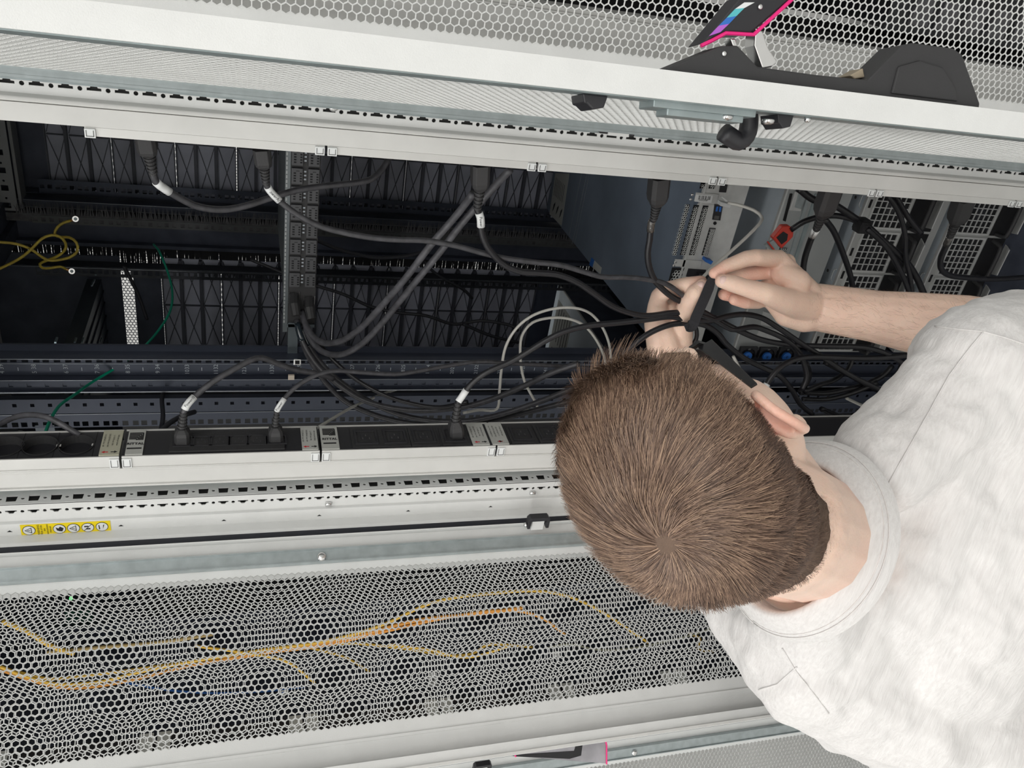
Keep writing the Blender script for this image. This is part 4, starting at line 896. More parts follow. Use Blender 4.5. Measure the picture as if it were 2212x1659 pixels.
cable('power cable passing under the strap towards the face', yy([(1335, 775), (1380, 736), (1408, 717), (1446, 702), (1484, 698), (1522, 702), (1551, 721), (1570, 744), (1608, 774), (1646, 793), (1684, 812), (1709, 840), (1729, 873), (1755, 895)], .945, .98), .0043)
cable('power cable with a short white sleeve end emerging above the cheek', yy([(1652, 838), (1668, 812), (1690, 790), (1720, 776), (1760, 771), (1830, 773), (1900, 773), (1975, 766)], .93, .97), .0044, sleeve=(.0, .010))
cable('small loose cable curling below the strap', yy([(1500, 700), (1505, 715), (1504, 732), (1494, 748)], .97, .97), .0032, name='loose_cable')
# thick dusty cables into the switch
TH = mat('thick_dusty_jacket', (.085, .085, .095), .42, var=.35, vscale=90)
cable('upper thick dusty cable slanting into the switch end', yy([(1022, 418), (985, 466), (930, 530), (880, 596), (840, 643), (800, 688), (770, 716), (735, 737), (700, 741), (675, 725), (660, 700), (652, 672)], 1.0, 1.25), .0050, m=TH, name='network_cable', group=None)
cable('lower thick dusty cable slanting into the switch end', yy([(1102, 366), (1060, 412), (1000, 480), (950, 545), (900, 606), (860, 655), (820, 704), (780, 744), (740, 765), (705, 763), (680, 745), (662, 715), (656, 690)], 1.0, 1.25), .0050, m=TH, name='network_cable')
Fc = [([(641, 690), (648, 722), (665, 760), (692, 797), (732, 832), (782, 863), (840, 880), (900, 887), (960, 884), (1020, 875), (1080, 856), (1140, 830), (1190, 806), (1250, 785)], 'topmost of the black cables looping down from the switch end'),
 ([(648, 700), (668, 748), (700, 792), (742, 830), (800, 868), (860, 894), (920, 907), (980, 911), (1040, 905), (1100, 890), (1170, 866), (1240, 838)], 'second of the black cables looping down from the switch end'),
 ([(643, 706), (664, 765), (700, 822), (745, 866), (800, 893), (860, 910), (920, 918), (980, 920), (1040, 915), (1110, 898), (1180, 880), (1250, 862)], 'lowest printed black cable looping down from the switch end'),
 ([(656, 694), (684, 735), (720, 778), (770, 820), (830, 853), (890, 872), (950, 880), (1010, 868)], 'thin black cable inside the loop below the switch end')]
for k, (pts, lb) in enumerate(Fc): cable(lb, yy(pts, 1.24, 1.02+.02*k), .0046 if k < 3 else .0036, m=CABLE2 if k != 3 else CABLE, name='network_cable', sleeve=(.004, .040) if k < 2 else None, sl_m=mat('glossy_boot', (.02, .03, .04), .15, coat=1) if k < 2 else None)
fm = [PY(x, y, 1.055) for x, y in ((858, 912), (900, 920), (960, 921), (1025, 917), (1075, 905))]
# cables right of the strap
RC = [
 ([(1741, 785), (1749, 808), (1740, 832), (1727, 846)], .0046, 'short cable bending down left of the black coil above the shoulder'),
 ([(1784, 783), (1835, 810), (1875, 832), (1930, 862)], .0048, 'straight cable crossing the dark bottom of the rack'),
 ([(1729, 848), (1784, 850), (1825, 842), (1865, 832), (1906, 812), (1928, 790)], .0048, 'upper of two curved cables above the shirt sleeve'),
 ([(1734, 862), (1790, 862), (1850, 846), (1895, 826)], .0046, 'lower of two curved cables above the shirt sleeve'),
 ([(1774, 883), (1814, 899), (1845, 901), (1875, 883), (1906, 842), (1936, 812), (1949, 785)], .0046, 'wide U-shaped cable loop beside the shirt sleeve'),
 ([(1738, 846), (1770, 832), (1800, 822), (1830, 800), (1842, 775)], .0044, 'printed cable climbing behind the straight one'),
 ([(1919, 423), (1942, 461), (1955, 507), (1957, 558), (1966, 600), (1972, 650)], .0042, 'cable running down between the two grid rows'),
 ([(1935, 425), (1962, 470), (1990, 504)], .0046, 'short thick cable end over the dark lid'),
 ([(1782, 474), (1802, 502), (1823, 553), (1838, 600), (1846, 650)], .0048, 'cable slanting over the grey lid to the forearm'),
 ([(1873, 494), (1917, 537), (1950, 596), (1967, 640)], .0044, 'left branch of the knotted cable above the forearm'),
 ([(1726, 408), (1757, 431), (1802, 443), (1843, 469), (1863, 482), (1879, 494), (1904, 517), (1955, 563), (1980, 600), (2000, 645)], .0056, 'thickest knotted cable curving over to the forearm')]
for k, (pts, r, lb) in enumerate(RC): cable(lb, yy(pts, 1.04+.012*(k % 4), 1.07+.012*(k % 3)), r, m=CABLE, name='power_cable')
t = cable('black cable ending in the red connector beside the hand', yy([(1856, 480), (1833, 471), (1807, 466), (1780, 467), (1759, 471), (1734, 480), (1708, 497)], 1.07, 1.10), .0046, name='network_cable')
rc = [PY(x, y, 1.10) for x, y in ((1670, 516), (1692, 489), (1708, 489), (1715, 500), (1714, 512), (1689, 538))]
obj('red_connector', MB().extr(rc, (0, .012, 0)), RED, t, bevel=.002); obj('connector_window', MB().extr([PY(x, y, 1.0995) for x, y in ((1677, 513), (1692, 500), (1702, 506), (1700, 519), (1688, 528))], (0, -.0006, 0)), INK, t, bevel=.0006)
obj('metal_tongue', MB().extr([PY(x, y, 1.104) for x, y in ((1672, 518), (1684, 536), (1676, 550), (1652, 530))], (0, .004, 0)), GALV, t); obj('pull_tab', MB().tube([PY(1658, 522, 1.10), PY(1674, 542, 1.10)], .0014, 8), RED, t)
kn = PY(1863, 486, 1.065)
mbk = MB()
for j in range(9):
    a_ = Vector((random.uniform(-1, 1), random.uniform(-1, 1), random.uniform(-1, 1)))*.0045
    mbk.box(kn.x+a_.x-.007, kn.x+a_.x+.007, kn.y+a_.y-.009, kn.y+a_.y+.009, kn.z+a_.z-.008, kn.z+a_.z+.008)
kb = obj('cable_tie', mbk, mat('fuzzy_strap', (.018, .018, .02), .9, bump=.6, bscale=900), label='ragged black fabric tie knotted round the cables right of the red connector', cat='strap')
rm = kb.modifiers.new('remesh', 'REMESH'); rm.mode = 'VOXEL'; rm.voxel_size = .0012
# white thin cables
def wthin(label, lst, Ya, Yb, r=.0024, m=WCAB, name='data_cable'): return cable(label, yy(lst, Ya, Yb), r, m=m, name=name)
wthin('outer of the two white cable loops left of the face', [(1000, 892), (1035, 886), (1073, 884), (1079, 845), (1083, 800), (1092, 750), (1115, 710), (1150, 682), (1195, 667), (1240, 665), (1275, 677), (1300, 705), (1315, 740), (1320, 775), (1323, 810)], 1.12, 1.2)
wthin('inner of the two white cable loops left of the face', [(1103, 896), (1110, 883), (1140, 886), (1158, 886), (1160, 875), (1147, 852), (1132, 820), (1125, 785), (1124, 745), (1130, 720), (1150, 697), (1185, 687), (1225, 688), (1260, 702), (1285, 730), (1303, 765), (1310, 800)], 1.14, 1.2)
wthin('white cable lying diagonally behind the black loops at the power strip', [(676, 930), (720, 903), (760, 880), (800, 862), (835, 848), (900, 829)], 1.05, 1.35)
wthin('short white cable end slanting in the dark above the sleeve', [(1828, 860), (1870, 880)], 1.15, 1.15, .0030)
wthin('white cable bending behind the glasses', [(1584, 770), (1592, 785), (1600, 802), (1606, 822)], 1.0, 1.0, .0026)
t = cable('white network cable plugged into the silver server, looping to the hand', yy([(1572, 438), (1600, 444), (1630, 455), (1645, 468), (1643, 480), (1620, 505), (1580, 542), (1545, 572), (1515, 602)], 1.225, 1.12), .0028, m=WCAB, name='network_cable')
pq = [PY(x, y, 1.25) for x, y in ((1548, 429), (1571, 435), (1568, 442), (1547, 438))]
obj('network_plug', MB().extr([q+Vector((0, -.004, 0)) for q in pq], (0, -.012, 0)), mat('white_boot', (.7, .72, .72), .3), t, bevel=.0008); obj('latch_tab', MB().extr([PY(x, y, 1.228) for x, y in ((1557, 425), (1560, 425), (1572, 434), (1568, 436))], (0, .003, 0)), LABW, t)
# wires high in the rack
def wire(label, lst, Ya, Yb, r, m, name, lug=None, cat='wire'):
    t = cable(label, yy(lst, Ya, Yb), r, m=m, name=name, cat=cat)
    if lug:
        c = PY(lug[0], lug[1], Ya); n_ = (CAM-c).normalized()
        obj('ring_terminal', MB().tube([c, c+n_*.0015], .0062, 16), CHROME, t); obj('terminal_bolt', MB().tube([c+n_*.0015, c+n_*.004], .0036, 6), GALVD, t)
        obj('copper_ferrule', MB().tube([PY(lst[0][0], lst[0][1], Ya), PY((lst[0][0]+lug[0])/2, (lst[0][1]+lug[1])/2, Ya)], [.0024, .003], 8), mat('copper', (.75, .40, .15), .35, .5), t)
    return t
wire('earth wire with the upper ring terminal, high on the left of the open rack', [(152, 477), (138, 481), (124, 491), (118, 506), (130, 512), (150, 513), (165, 524), (167, 542), (150, 556), (112, 563), (92, 556), (66, 538), (35, 527), (0, 523), (-30, 522)], 1.83, 1.77, .0028, EARTH, 'earth_wire', (163, 473))
wire('earth wire with the lower ring terminal, high on the left of the open rack', [(142, 581), (130, 576), (110, 579), (92, 579), (86, 570), (100, 563), (125, 553), (141, 538), (140, 522), (128, 511), (112, 508), (90, 516), (66, 540), (40, 560), (0, 580), (-30, 592)], 1.82, 1.76, .0028, EARTH, 'earth_wire', (155, 586))
wire('thin green wire hanging across the upper rack', [(332, 528), (345, 545), (363, 590), (372, 630), (368, 670), (345, 710), (312, 748), (270, 782), (200, 825), (165, 850), (130, 875), (110, 905), (96, 940)], 1.7, .97, .0021, GREEN, 'green_wire')
wire('grey cable arching above the round sockets', [(-20, 930), (10, 911), (40, 899), (70, 896), (100, 901), (130, 915), (172, 940)], 1.02, .96, .0036, TH, 'grey_cable', cat='cable')
DK = mat('dim_cable', (.03, .031, .037), .5)
for k, (lst, Ya, Yb, lb) in enumerate((
 ([(678, 516), (720, 534), (770, 549), (820, 557), (880, 552), (930, 540)], 1.5, 1.6, 'dark cable sagging behind the switch near the front of the rack'),
 ([(540, 560), (600, 585), (660, 610), (740, 635), (800, 662), (860, 675), (920, 682), (980, 700), (1040, 693), (1100, 702), (1120, 715)], 1.7, 1.6, 'long dark cable wandering behind the thick dusty ones'),
 ([(900, 545), (940, 590), (1000, 625), (1020, 645)], 1.75, 1.75, 'short dark cable behind the thick dusty ones'),
 ([(1000, 700), (1060, 725), (1120, 740)], 1.6, 1.6, 'dark cable end beside the white loops'),
 ([(268, 575), (283, 605), (300, 640), (318, 690)], 1.75, 1.75, 'dark cable hanging before the lit gap'),
 ([(345, 945), (352, 900), (350, 860), (360, 835)], 1.10, 1.3, 'dark cable left of the dusty plug'),
 ([(340, 940), (365, 915), (395, 898), (420, 890)], 1.0, 1.1, 'dark cable crossing behind the dusty plug'))):
    wire(lb, lst, Ya, Yb, .0036, DK, 'dark_cable', cat='cable')
# ---------------------------------------------------------------- switch across the rack
sw = thing('network_switch', 'dark network switch bridging the open rack, two rows of capped ports', 'network switch', (-.5, 1.4, 1.34))
ys = 1.262; za, zb2 = 1.346, 1.3905
obj('chassis', MB().box(-.675, -.285, ys+.003, 1.7, za, zb2), DARK, sw)
obj('top_sheet', MB().box(-.678, -.283, ys, 1.7, zb2, zb2+.0015).box(-.690, -.283, ys-.002, ys+.001, zb2-.001, zb2+.0065), mat('switch_lid_edge', (.16, .18, .19), .45, .5), sw)
mb = MB()
for i in range(55): mb.box(-.29-i*.007-.0048, -.29-i*.007, ys-.0024, ys-.0018, zb2+.0035, zb2+.0055)
obj('vent_perforation', mb, mat('pale_vent', (.4, .42, .42), .5), sw, kind='stuff')
obj('port_cage', MB().box(-.675, -.29, ys-.001, ys+.003, za, zb2), BLACKM, sw)
zA = [PY(632, 500, ys).z, PY(649, 500, ys).z, PY(655, 500, ys).z, PY(677, 500, ys).z]
cov = None; n_ = 0
zrow = [((za+zb2)/2+.0035, zb2-.0022), (za+.0015, (za+zb2)/2-.0035)]
for i in range(12):
    xr_ = -.296-i*.0285
    for row, (z0, z1) in enumerate(zrow):
        if i == 11: continue
        if cov is None:
            m_ = MB().box(xr_-.0245, xr_, ys-.0065, ys-.001, z0, z1)
            cov = obj('port_cover', m_, mat('port_cover_grey', (.075, .077, .083), .5), sw, bevel=.0008); cov0 = (xr_, z0)
            hm = MB()
            for a_ in range(4):
                hm.box(xr_-.005, xr_-.003, ys-.0069, ys-.0065, z0+.003+a_*.0032, z0+.005+a_*.0032) if False else hm.box(xr_-.0205+a_*.0040, xr_-.0185+a_*.0040, ys-.0069, ys-.0064, z1-.0065, z1-.0030).box(xr_-.0205+a_*.0040, xr_-.0185+a_*.0040, ys-.0069, ys-.0064, z0+.0015, z0+.0045)
            hm.box(xr_-.0045, xr_-.0038, ys-.0069, ys-.0064, z0+.005, z0+.010)
            hole_o = obj('cover_slots', hm, HOLE, cov, kind='stuff')
        else:
            c_ = cov.copy(); COL.objects.link(c_); c_.location = cov.location+Vector((xr_-cov0[0], 0, z0-cov0[1])); h_ = hole_o.copy(); COL.objects.link(h_); h_.parent = c_
nm_ = MB()
for i in range(11):
    xr_ = -.296-i*.0285; zc = (za+zb2)/2
    for dx_ in (.006, .012, .018): nm_.box(xr_-dx_-.0012, xr_-dx_+.0012, ys-.0014, ys-.001, zc-.0016, zc+.0016)
obj('port_numbers', nm_, WINK, sw, kind='stuff')
for row, (z0, z1) in enumerate(zrow):
    xp = -.296-11*.0285-.002+(row*-.006)
    c_ = MB().tube([(xp-.012, ys-.001, (z0+z1)/2), (xp-.020, ys-.018, (z0+z1)/2), (xp-.034, ys-.028, (z0+z1)/2-.003)], [.0085, .0085, .0075], 10)
    obj('cable_plug', c_, BLACKM, sw, smooth=False); obj('plug_bail', MB().tube([(xp-.004, ys-.003, z1), (xp-.024, ys-.003, z1), (xp-.024, ys-.003, z0), (xp-.004, ys-.003, z0)], .0007, 6), CHROME, sw)
obj('mounting_ear', MB().box(-.745, -.672, ys-.004, ys+.001, zb2-.018, zb2-.002).box(-.680, -.6745, ys-.004, ys+.2, za, zb2), mat('ear_steel', (.17, .20, .22), .35, .6), sw)
er = PY(642, 785, 1.24); obj('cage_nut', MB().box(-.7400, -.7290, 1.236, 1.2395, er.z-.006, er.z+.006), CHROME, sw, bevel=.0008); obj('cage_nut_hole', MB().box(-.7375, -.7315, 1.2352, 1.236, er.z-.0035, er.z+.0035), HOLE, sw)
ct = PY(629, 814, 1.235); obj('beige_tab', MB().box(ct.x-.0045, ct.x+.0045, 1.232, 1.236, ct.z-.005, ct.z+.005), mat('beige_paper', (.75, .66, .55), .6), rack)
# ---------------------------------------------------------------- the man
def KV(v): return CAM+PA*v[0]+PB*v[1]+FW*v[2]
def kd(v): return (PA*v[0]+PB*v[1]+FW*v[2])
def uvs(mb, M3, c, rad, n=20, m=12):
    "closed ellipsoid: axes M3 = three world vectors"
    c = Vector(c); vs = [c+M3[2]*rad[2]]
    for i in range(1, m):
        th = math.pi*i/m
        for k in range(n):
            ph = 2*math.pi*k/n; vs.append(c+M3[0]*(rad[0]*math.sin(th)*math.cos(ph))+M3[1]*(rad[1]*math.sin(th)*math.sin(ph))+M3[2]*(rad[2]*math.cos(th)))
    vs.append(c-M3[2]*rad[2]); fs = [(0, 1+k, 1+(k+1) % n) for k in range(n)]
    for i in range(m-2):
        for k in range(n): a, b = 1+i*n+k, 1+i*n+(k+1) % n; fs.append((a, a+n, b+n, b))
    L = len(vs)-1; fs += [(L, 1+(m-2)*n+(k+1) % n, 1+(m-2)*n+k) for k in range(n)]
    mb.add(vs, fs)
I3 = (Vector((1, 0, 0)), Vector((0, 1, 0)), Vector((0, 0, 1)))
def cap(mb, a, b, ra, rb, n=16):
    a, b = Vector(a), Vector(b); ax = (b-a); L = ax.length; ax.normalize(); u = ax.orthogonal().normalized(); v = ax.cross(u)
    rings = []
    for k in range(1, 6): t = math.pi/2*k/6; rings.append((a-ax*ra*math.cos(t), ra*math.sin(t)))
    rings.append((a, ra)); rings.append((b, rb))
    for k in range(5, 0, -1): t = math.pi/2*k/6; rings.append((b+ax*rb*math.cos(t), rb*math.sin(t)))
    mb.loft([[p+(u*math.cos(2*math.pi*j/n)+v*math.sin(2*math.pi*j/n))*r for j in range(n)] for p, r in rings])
def chain(mb, pts, rr):
    for i in range(len(pts)-1): cap(mb, pts[i], pts[i+1], rr[i], rr[i+1])
def remesh(name, mb, vox, it, m, parent, fac=.5, disp=None):
    o = obj('tmp', mb, m, None, smooth=True)
    r = o.modifiers.new('r', 'REMESH'); r.mode = 'VOXEL'; r.voxel_size = vox; r.use_smooth_shade = True
    s_ = o.modifiers.new('s', 'SMOOTH'); s_.iterations = it; s_.factor = fac
    for sc_, st in disp or []:
        tx = bpy.data.textures.new('folds', 'CLOUDS'); tx.noise_scale = sc_; tx.noise_depth = 1
        dm = o.modifiers.new('d', 'DISPLACE'); dm.texture = tx; dm.strength = st; dm.mid_level = .5; dm.texture_coords = 'GLOBAL'
    bpy.context.view_layer.update(); dg = bpy.context.evaluated_depsgraph_get()
    me = bpy.data.meshes.new_from_object(o.evaluated_get(dg)); bpy.data.objects.remove(o)
    me.materials.clear(); me.materials.append(m)
    org = origin_of(parent); me.transform(Matrix.Translation(-org)); me.polygons.foreach_set('use_smooth', [True]*len(me.polygons))
    q = bpy.data.objects.new(name, me); COL.objects.link(q); q.parent = parent; return q
# head frame
HC = K(1500, 1020, .67)
f_ = Vector((-.25, -.76, .60)).normalized(); r_ = Vector((.603, -.605, -.515)); r_ = (r_-f_*r_.dot(f_)).normalized(); u_ = r_.cross(f_)
hf, hr, hu = kd(f_).normalized(), kd(r_).normalized(), kd(u_).normalized()
if hu.dot(kd(Vector((-.5, -.2, -.8)))) < 0: hu = -hu
def H(a, b, c): return HC+hf*a+hr*b+hu*c        # forward, right, up
HA = (hf, hr, hu)
man = thing('person', 'man in a white T-shirt seen from behind, bending to the rack and tying cables', 'person', (-.45, .1, -.05))
B = MB()
uvs(B, HA, H(-.006, 0, .022), (.096, .0755, .090), 32, 20)
uvs(B, HA, H(-.030, 0, -.020), (.070, .064, .070), 24, 14); uvs(B, HA, H(-.040, 0, -.066), (.050, .054, .066), 24, 14)
uvs(B, HA, H(.036, 0, -.040), (.060, .058, .078), 24, 14)
uvs(B, HA, H(.052, 0, -.092), (.040, .044, .026)); uvs(B, HA, H(.088, 0, -.096), (.016, .020, .016))
for s_ in (1, -1):
    uvs(B, HA, H(.030, .050*s_, -.060), (.046, .018, .036)); uvs(B, HA, H(.066, .034*s_, -.034), (.028, .022, .022)); uvs(B, HA, H(.080, .030*s_, .012), (.016, .026, .008))
    # ear: shell, helix, lobe
    e0 = H(-.004, .079*s_, -.012)
    uvs(B, (hf, hr, hu), e0, (.015, .0065, .027))
    hx = [H(.010, .078*s_, -.006), H(.012, .082*s_, .012), H(.004, .087*s_, .022), H(-.010, .091*s_, .018), H(-.018, .093*s_, .002), H(-.017, .090*s_, -.016), H(-.008, .084*s_, -.034), H(.002, .079*s_, -.038)]
    hx = spline(hx, .004); chain(B, hx, [.0042]*len(hx)); uvs(B, (hf, hr, hu), H(-.001, .081*s_, -.036), (.009, .0055, .009))
chain(B, [H(.090, 0, .010), H(.112, 0, -.022), H(.100, 0, -.034)], [.009, .0125, .009])
for s_ in (1, -1): uvs(B, HA, H(.100, .009*s_, -.029), (.011, .008, .008))
chain(B, [H(.092, -.020, -.062), H(.101, 0, -.060), H(.092, .020, -.062)], [.005, .0065, .005]); chain(B, [H(.090, -.017, -.071), H(.098, 0, -.072), H(.090, .017, -.071)], [.005, .0065, .005])
# neck, shoulders (mostly under the shirt)
NB = K(1748, 1160, .815); CN = K(1706, 1160, .80); CA, CB = .076, .064; SR = K(2118, 806, .87); SL = K(1750, 1425, .91)
chain(B, [H(-.022, 0, -.04), H(-.034, 0, -.085), NB], [.058, .060, .064])
chain(B, [H(.012, .030, -.07), NB+(SR-NB)*.05], [.030, .036]); chain(B, [H(.012, -.030, -.07), NB+(SL-NB)*.05], [.030, .036])
NB2 = K(1860, 1180, .90); chain(B, [NB, NB2], [.058, .045]); chain(B, [NB2, SR], [.045, .040]); chain(B, [NB2, SL], [.045, .040])
L_ = lambda a, b, t: a+(b-a)*t
wax = (SL-SR).normalized(); cax = (H(0, 0, 0)-L_(SR, SL, .5)).normalized(); cs = (wax-cax*wax.dot(cax)).normalized(); ct_ = cax.cross(cs)
if ct_.dot(CAM-CN) < 0: ct_ = -ct_
uvs(B, (cs, ct_, cax), CN-cax*.034, (CA+.001, CB+.001, .036), 32, 16); uvs(B, (cs, ct_, cax), CN-cax*.004, (CA-.012, CB-.008, .028), 32, 16)
# right arm
ELR = K(2215, 735, 1.045); WRR = K(1768, 664, 1.195)
chain(B, [SR, ELR], [.055, .046]); 
for t_, r0 in ((0, .046),): pass
L_ = lambda a, b, t: a+(b-a)*t
chain(B, [ELR, L_(ELR, WRR, .28), L_(ELR, WRR, .55), L_(ELR, WRR, .85), WRR], [.045, .046, .040, .0315, .0275])
wv = (K(1765, 690, 1.195)-K(1765, 620, 1.195)).normalized()
chain(B, [L_(ELR, WRR, .7)+wv*.005, WRR+wv*.011], [.031, .0235]); chain(B, [L_(ELR, WRR, .7)-wv*.005, WRR-wv*.011], [.031, .0235])
imc, mmc, rmc, pmc = K(1681, 560, 1.165), K(1684, 583, 1.19), K(1672, 612, 1.205), K(1664, 640, 1.205)
for q, r0 in ((imc, .0135), (mmc, .0140), (rmc, .0135), (pmc, .0125)):
    chain(B, [WRR, L_(WRR, q, .5), q], [.023, .0185, r0])
chain(B, [WRR+wv*.012, K(1738, 688, 1.19), K(1700, 678, 1.185), K(1672, 655, 1.188)], [.022, .020, .0185, .013])
chain(B, [K(1720, 610, 1.165), K(1690, 590, 1.165)], [.020, .016]); uvs(B, I3, K(1700, 566, 1.175), (.012, .012, .012))
chain(B, [imc, K(1632, 556, 1.135), K(1612, 559, 1.132), K(1570, 575, 1.13), K(1543, 590, 1.13)], [.0132, .0115, .0112, .0096, .0078])
chain(B, [mmc, K(1640, 588, 1.18), K(1594, 594, 1.175), K(1562, 604, 1.165)], [.0132, .0112, .0100, .0082])
chain(B, [rmc, K(1632, 632, 1.20), K(1592, 640, 1.185), K(1564, 636, 1.178)], [.0125, .0108, .0100, .0086])
chain(B, [pmc, K(1638, 652, 1.185), K(1610, 652, 1.168), K(1586, 647, 1.160)], [.012, .0102, .0098, .0082])
chain(B, [WRR, K(1728, 658, 1.168), K(1696, 650, 1.148), K(1655, 634, 1.125), K(1608, 621, 1.118), K(1584, 613, 1.118), K(1560, 607, 1.120)], [.026, .0215, .0185, .0145, .0118, .0118, .0098])
# left arm
wvL = kd(Vector((1, 0, 0)))
ELL = KV((.235, .150, 1.17)); WRL = K(1446, 772, 1.245)
chain(B, [SL, ELL], [.050, .044]); chain(B, [ELL, L_(ELL, WRL, .35), WRL], [.044, .043, .027])
chain(B, [L_(ELL, WRL, .8), K(1430, 765, 1.24)], [.026, .020]); chain(B, [L_(ELL, WRL, .8), K(1464, 772, 1.24)], [.026, .020])
li, lm_, lr, lp = K(1420, 662, 1.215), K(1440, 668, 1.235), K(1456, 680, 1.245), K(1468, 694, 1.25)
for q, r0 in ((li, .0145), (lm_, .0140), (lr, .0135), (lp, .0125)): chain(B, [WRL, L_(WRL, q, .5), q], [.022, .0195, r0])
chain(B, [K(1424, 745, 1.235), K(1418, 700, 1.225), li], [.019, .018, .0145])
chain(B, [li, K(1424, 640, 1.205), K(1440, 626, 1.19), K(1482, 613, 1.182), K(1515, 607, 1.178)], [.0145, .0125, .0118, .0098, .0080])
chain(B, [lm_, K(1456, 640, 1.235), K(1490, 640, 1.235), K(1514, 652, 1.232)], [.013, .0112, .0102, .0082])
chain(B, [lr, K(1474, 655, 1.25), K(1500, 664, 1.252), K(1508, 682, 1.245)], [.012, .0108, .0098, .008])
chain(B, [lp, K(1484, 682, 1.255), K(1502, 694, 1.25)], [.011, .0098, .008])
chain(B, [K(1424, 690, 1.232), K(1452, 668, 1.222)], [.015, .013]); uvs(B, (wvL, kd(Vector((0, 1, 0))), kd(Vector((0, 0, 1)))), K(1444, 722, 1.252), (.034, .046, .020))
chain(B, [K(1464, 770, 1.255), K(1470, 720, 1.242), K(1474, 678, 1.208), K(1490, 650, 1.180), K(1503, 632, 1.168), K(1517, 616, 1.166)], [.021, .0185, .0145, .0125, .0122, .0095])
body = remesh('body', B, .0018, 6, SKIN, man, .5)
def nail(a, b, r0, up_, nm='fingernail'):
    c = Vector(b); ax = (Vector(b)-Vector(a)).normalized(); n_ = (CAM-c).normalized() if up_ is None else up_; n_ = (n_-ax*n_.dot(ax)).normalized(); sd = ax.cross(n_)
    m_ = MB(); uvs(m_, (ax, sd, n_), c+n_*r0*.62-ax*.001, (.0072, .0066, .0042), 16, 10); obj(nm, m_, NAIL, man, smooth=True)
nail(K(1584, 613, 1.118), K(1561, 606, 1.120), .0098, None); nail(K(1503, 632, 1.168), K(1515, 617, 1.166), .0095, None)
# eyes, brows
for s_ in (1, -1):
    m_ = MB(); uvs(m_, HA, H(.081, .031*s_, -.004), (.0115, .0115, .0115)); obj('eye', m_, LABW, man, smooth=True)
    m_ = MB(); uvs(m_, HA, H(.0915, .031*s_, -.0045), (.0025, .0045, .0045)); obj('iris', m_, INK, man, smooth=True)
    m_ = MB(); chain(m_, [H(.090, .016*s_, .016), H(.092, .032*s_, .020), H(.080, .050*s_, .016)], [.0025, .003, .002]); obj('eyebrow', m_, mat('brow_hair', (.10, .065, .04), .8), man)
# ---- hair
HM = [mat('hair_'+n_, c_, .42, spec=.4) for n_, c_ in (('dark', (.075, .044, .032)), ('brown', (.145, .088, .062)), ('light', (.26, .165, .115)), ('sun', (.42, .28, .19)))]
wv0 = Vector((-.27, .41, -.87)); WH = Vector((wv0.dot(f_), wv0.dot(r_), wv0.dot(Vector((hu.dot(PA), hu.dot(PB), hu.dot(FW)))))).normalized()     # crown whorl in head axes (f, r, u)
EL = [(Vector((-.006, 0, .022)), Vector((.098, .0775, .092))), (Vector((-.030, 0, -.020)), Vector((.072, .066, .072))), (Vector((-.040, 0, -.066)), Vector((.0520, .0560, .0680)))]; EC, ER = EL[0]
def surf(n, lift=0):                              # n: unit direction in head axes, from the skull centre
    best = (-1, None)
    for c_, r0 in EL:
        o = Vector(((EC.x-c_.x)/r0.x, (EC.y-c_.y)/r0.y, (EC.z-c_.z)/r0.z)); e = Vector((n.x/r0.x, n.y/r0.y, n.z/r0.z))
        A_, B_, C_ = e.dot(e), 2*o.dot(e), o.dot(o)-1; D_ = B_*B_-4*A_*C_
        if D_ < 0: continue
        t = (-B_+math.sqrt(D_))/(2*A_)
        if t > best[0]:
            p_ = EC+n*t; best = (t, Vector(((p_.x-c_.x)/r0.x**2, (p_.y-c_.y)/r0.y**2, (p_.z-c_.z)/r0.z**2)).normalized())
    return EC+n*(best[0])+best[1]*lift, best[1]
def inside(q, k):
    for c_, r0 in EL:
        e = Vector(((q.x-c_.x)/r0.x, (q.y-c_.y)/r0.y, (q.z-c_.z)/r0.z)); el = e.length
        if el < k: q = c_+Vector((e.x*r0.x, e.y*r0.y, e.z*r0.z))*(k/el)
    return q
def hlen(n):
    f, r, u = n
    if u < -.88 or (u < -.80 and f > -.3): return 0
    if u < -.5 and f > -.30: return 0
    if f > .30 and u < .60-.2*abs(r): 
        return 0 if f > .55 or u < .12 else .010
    if u < -.12 and f > -.22: return 0
    if f > .12 and u < .0: return 0
    low = max(0, min(1, (u+.80)/1.0)); side = abs(r)
    L = .005+.026*low**1.6
    if side > .72 and u < .45: L = min(L, .006+.012*max(0, u+.2))
    if f > .6 and u > .2: L += .008
    return L
cap_ = MB(); n_, m_ = 72, 40; idx = {}
for i in range(m_+1):
    for k in range(n_):
        th, ph = math.pi*i/m_, 2*math.pi*k/n_; n = Vector((math.sin(th)*math.cos(ph), math.sin(th)*math.sin(ph), math.cos(th)))
        L = hlen(n); p_, nn = surf(n, .0004+min(.0016, L*.08) if L else -.006); idx[i, k] = len(cap_.v); cap_.v.append(tuple(H(*p_)))
for i in range(m_):
    for k in range(n_): cap_.f.append((idx[i, k], idx[i+1, k], idx[i+1, (k+1) % n_], idx[i, (k+1) % n_]))
SCALP = mat('scalp_hair', (.13, .082, .056), .7, bump=.5, bscale=500, var=.25, vscale=40)
hair = obj('hair', cap_, SCALP, man, smooth=True)
V, Fq, MI = [], [], []; cnt = 0; Nst = 60000; k = 0
rn = np.random.default_rng(3)
dirs = rn.normal(size=(Nst*2, 3)); dirs /= np.linalg.norm(dirs, axis=1)[:, None]
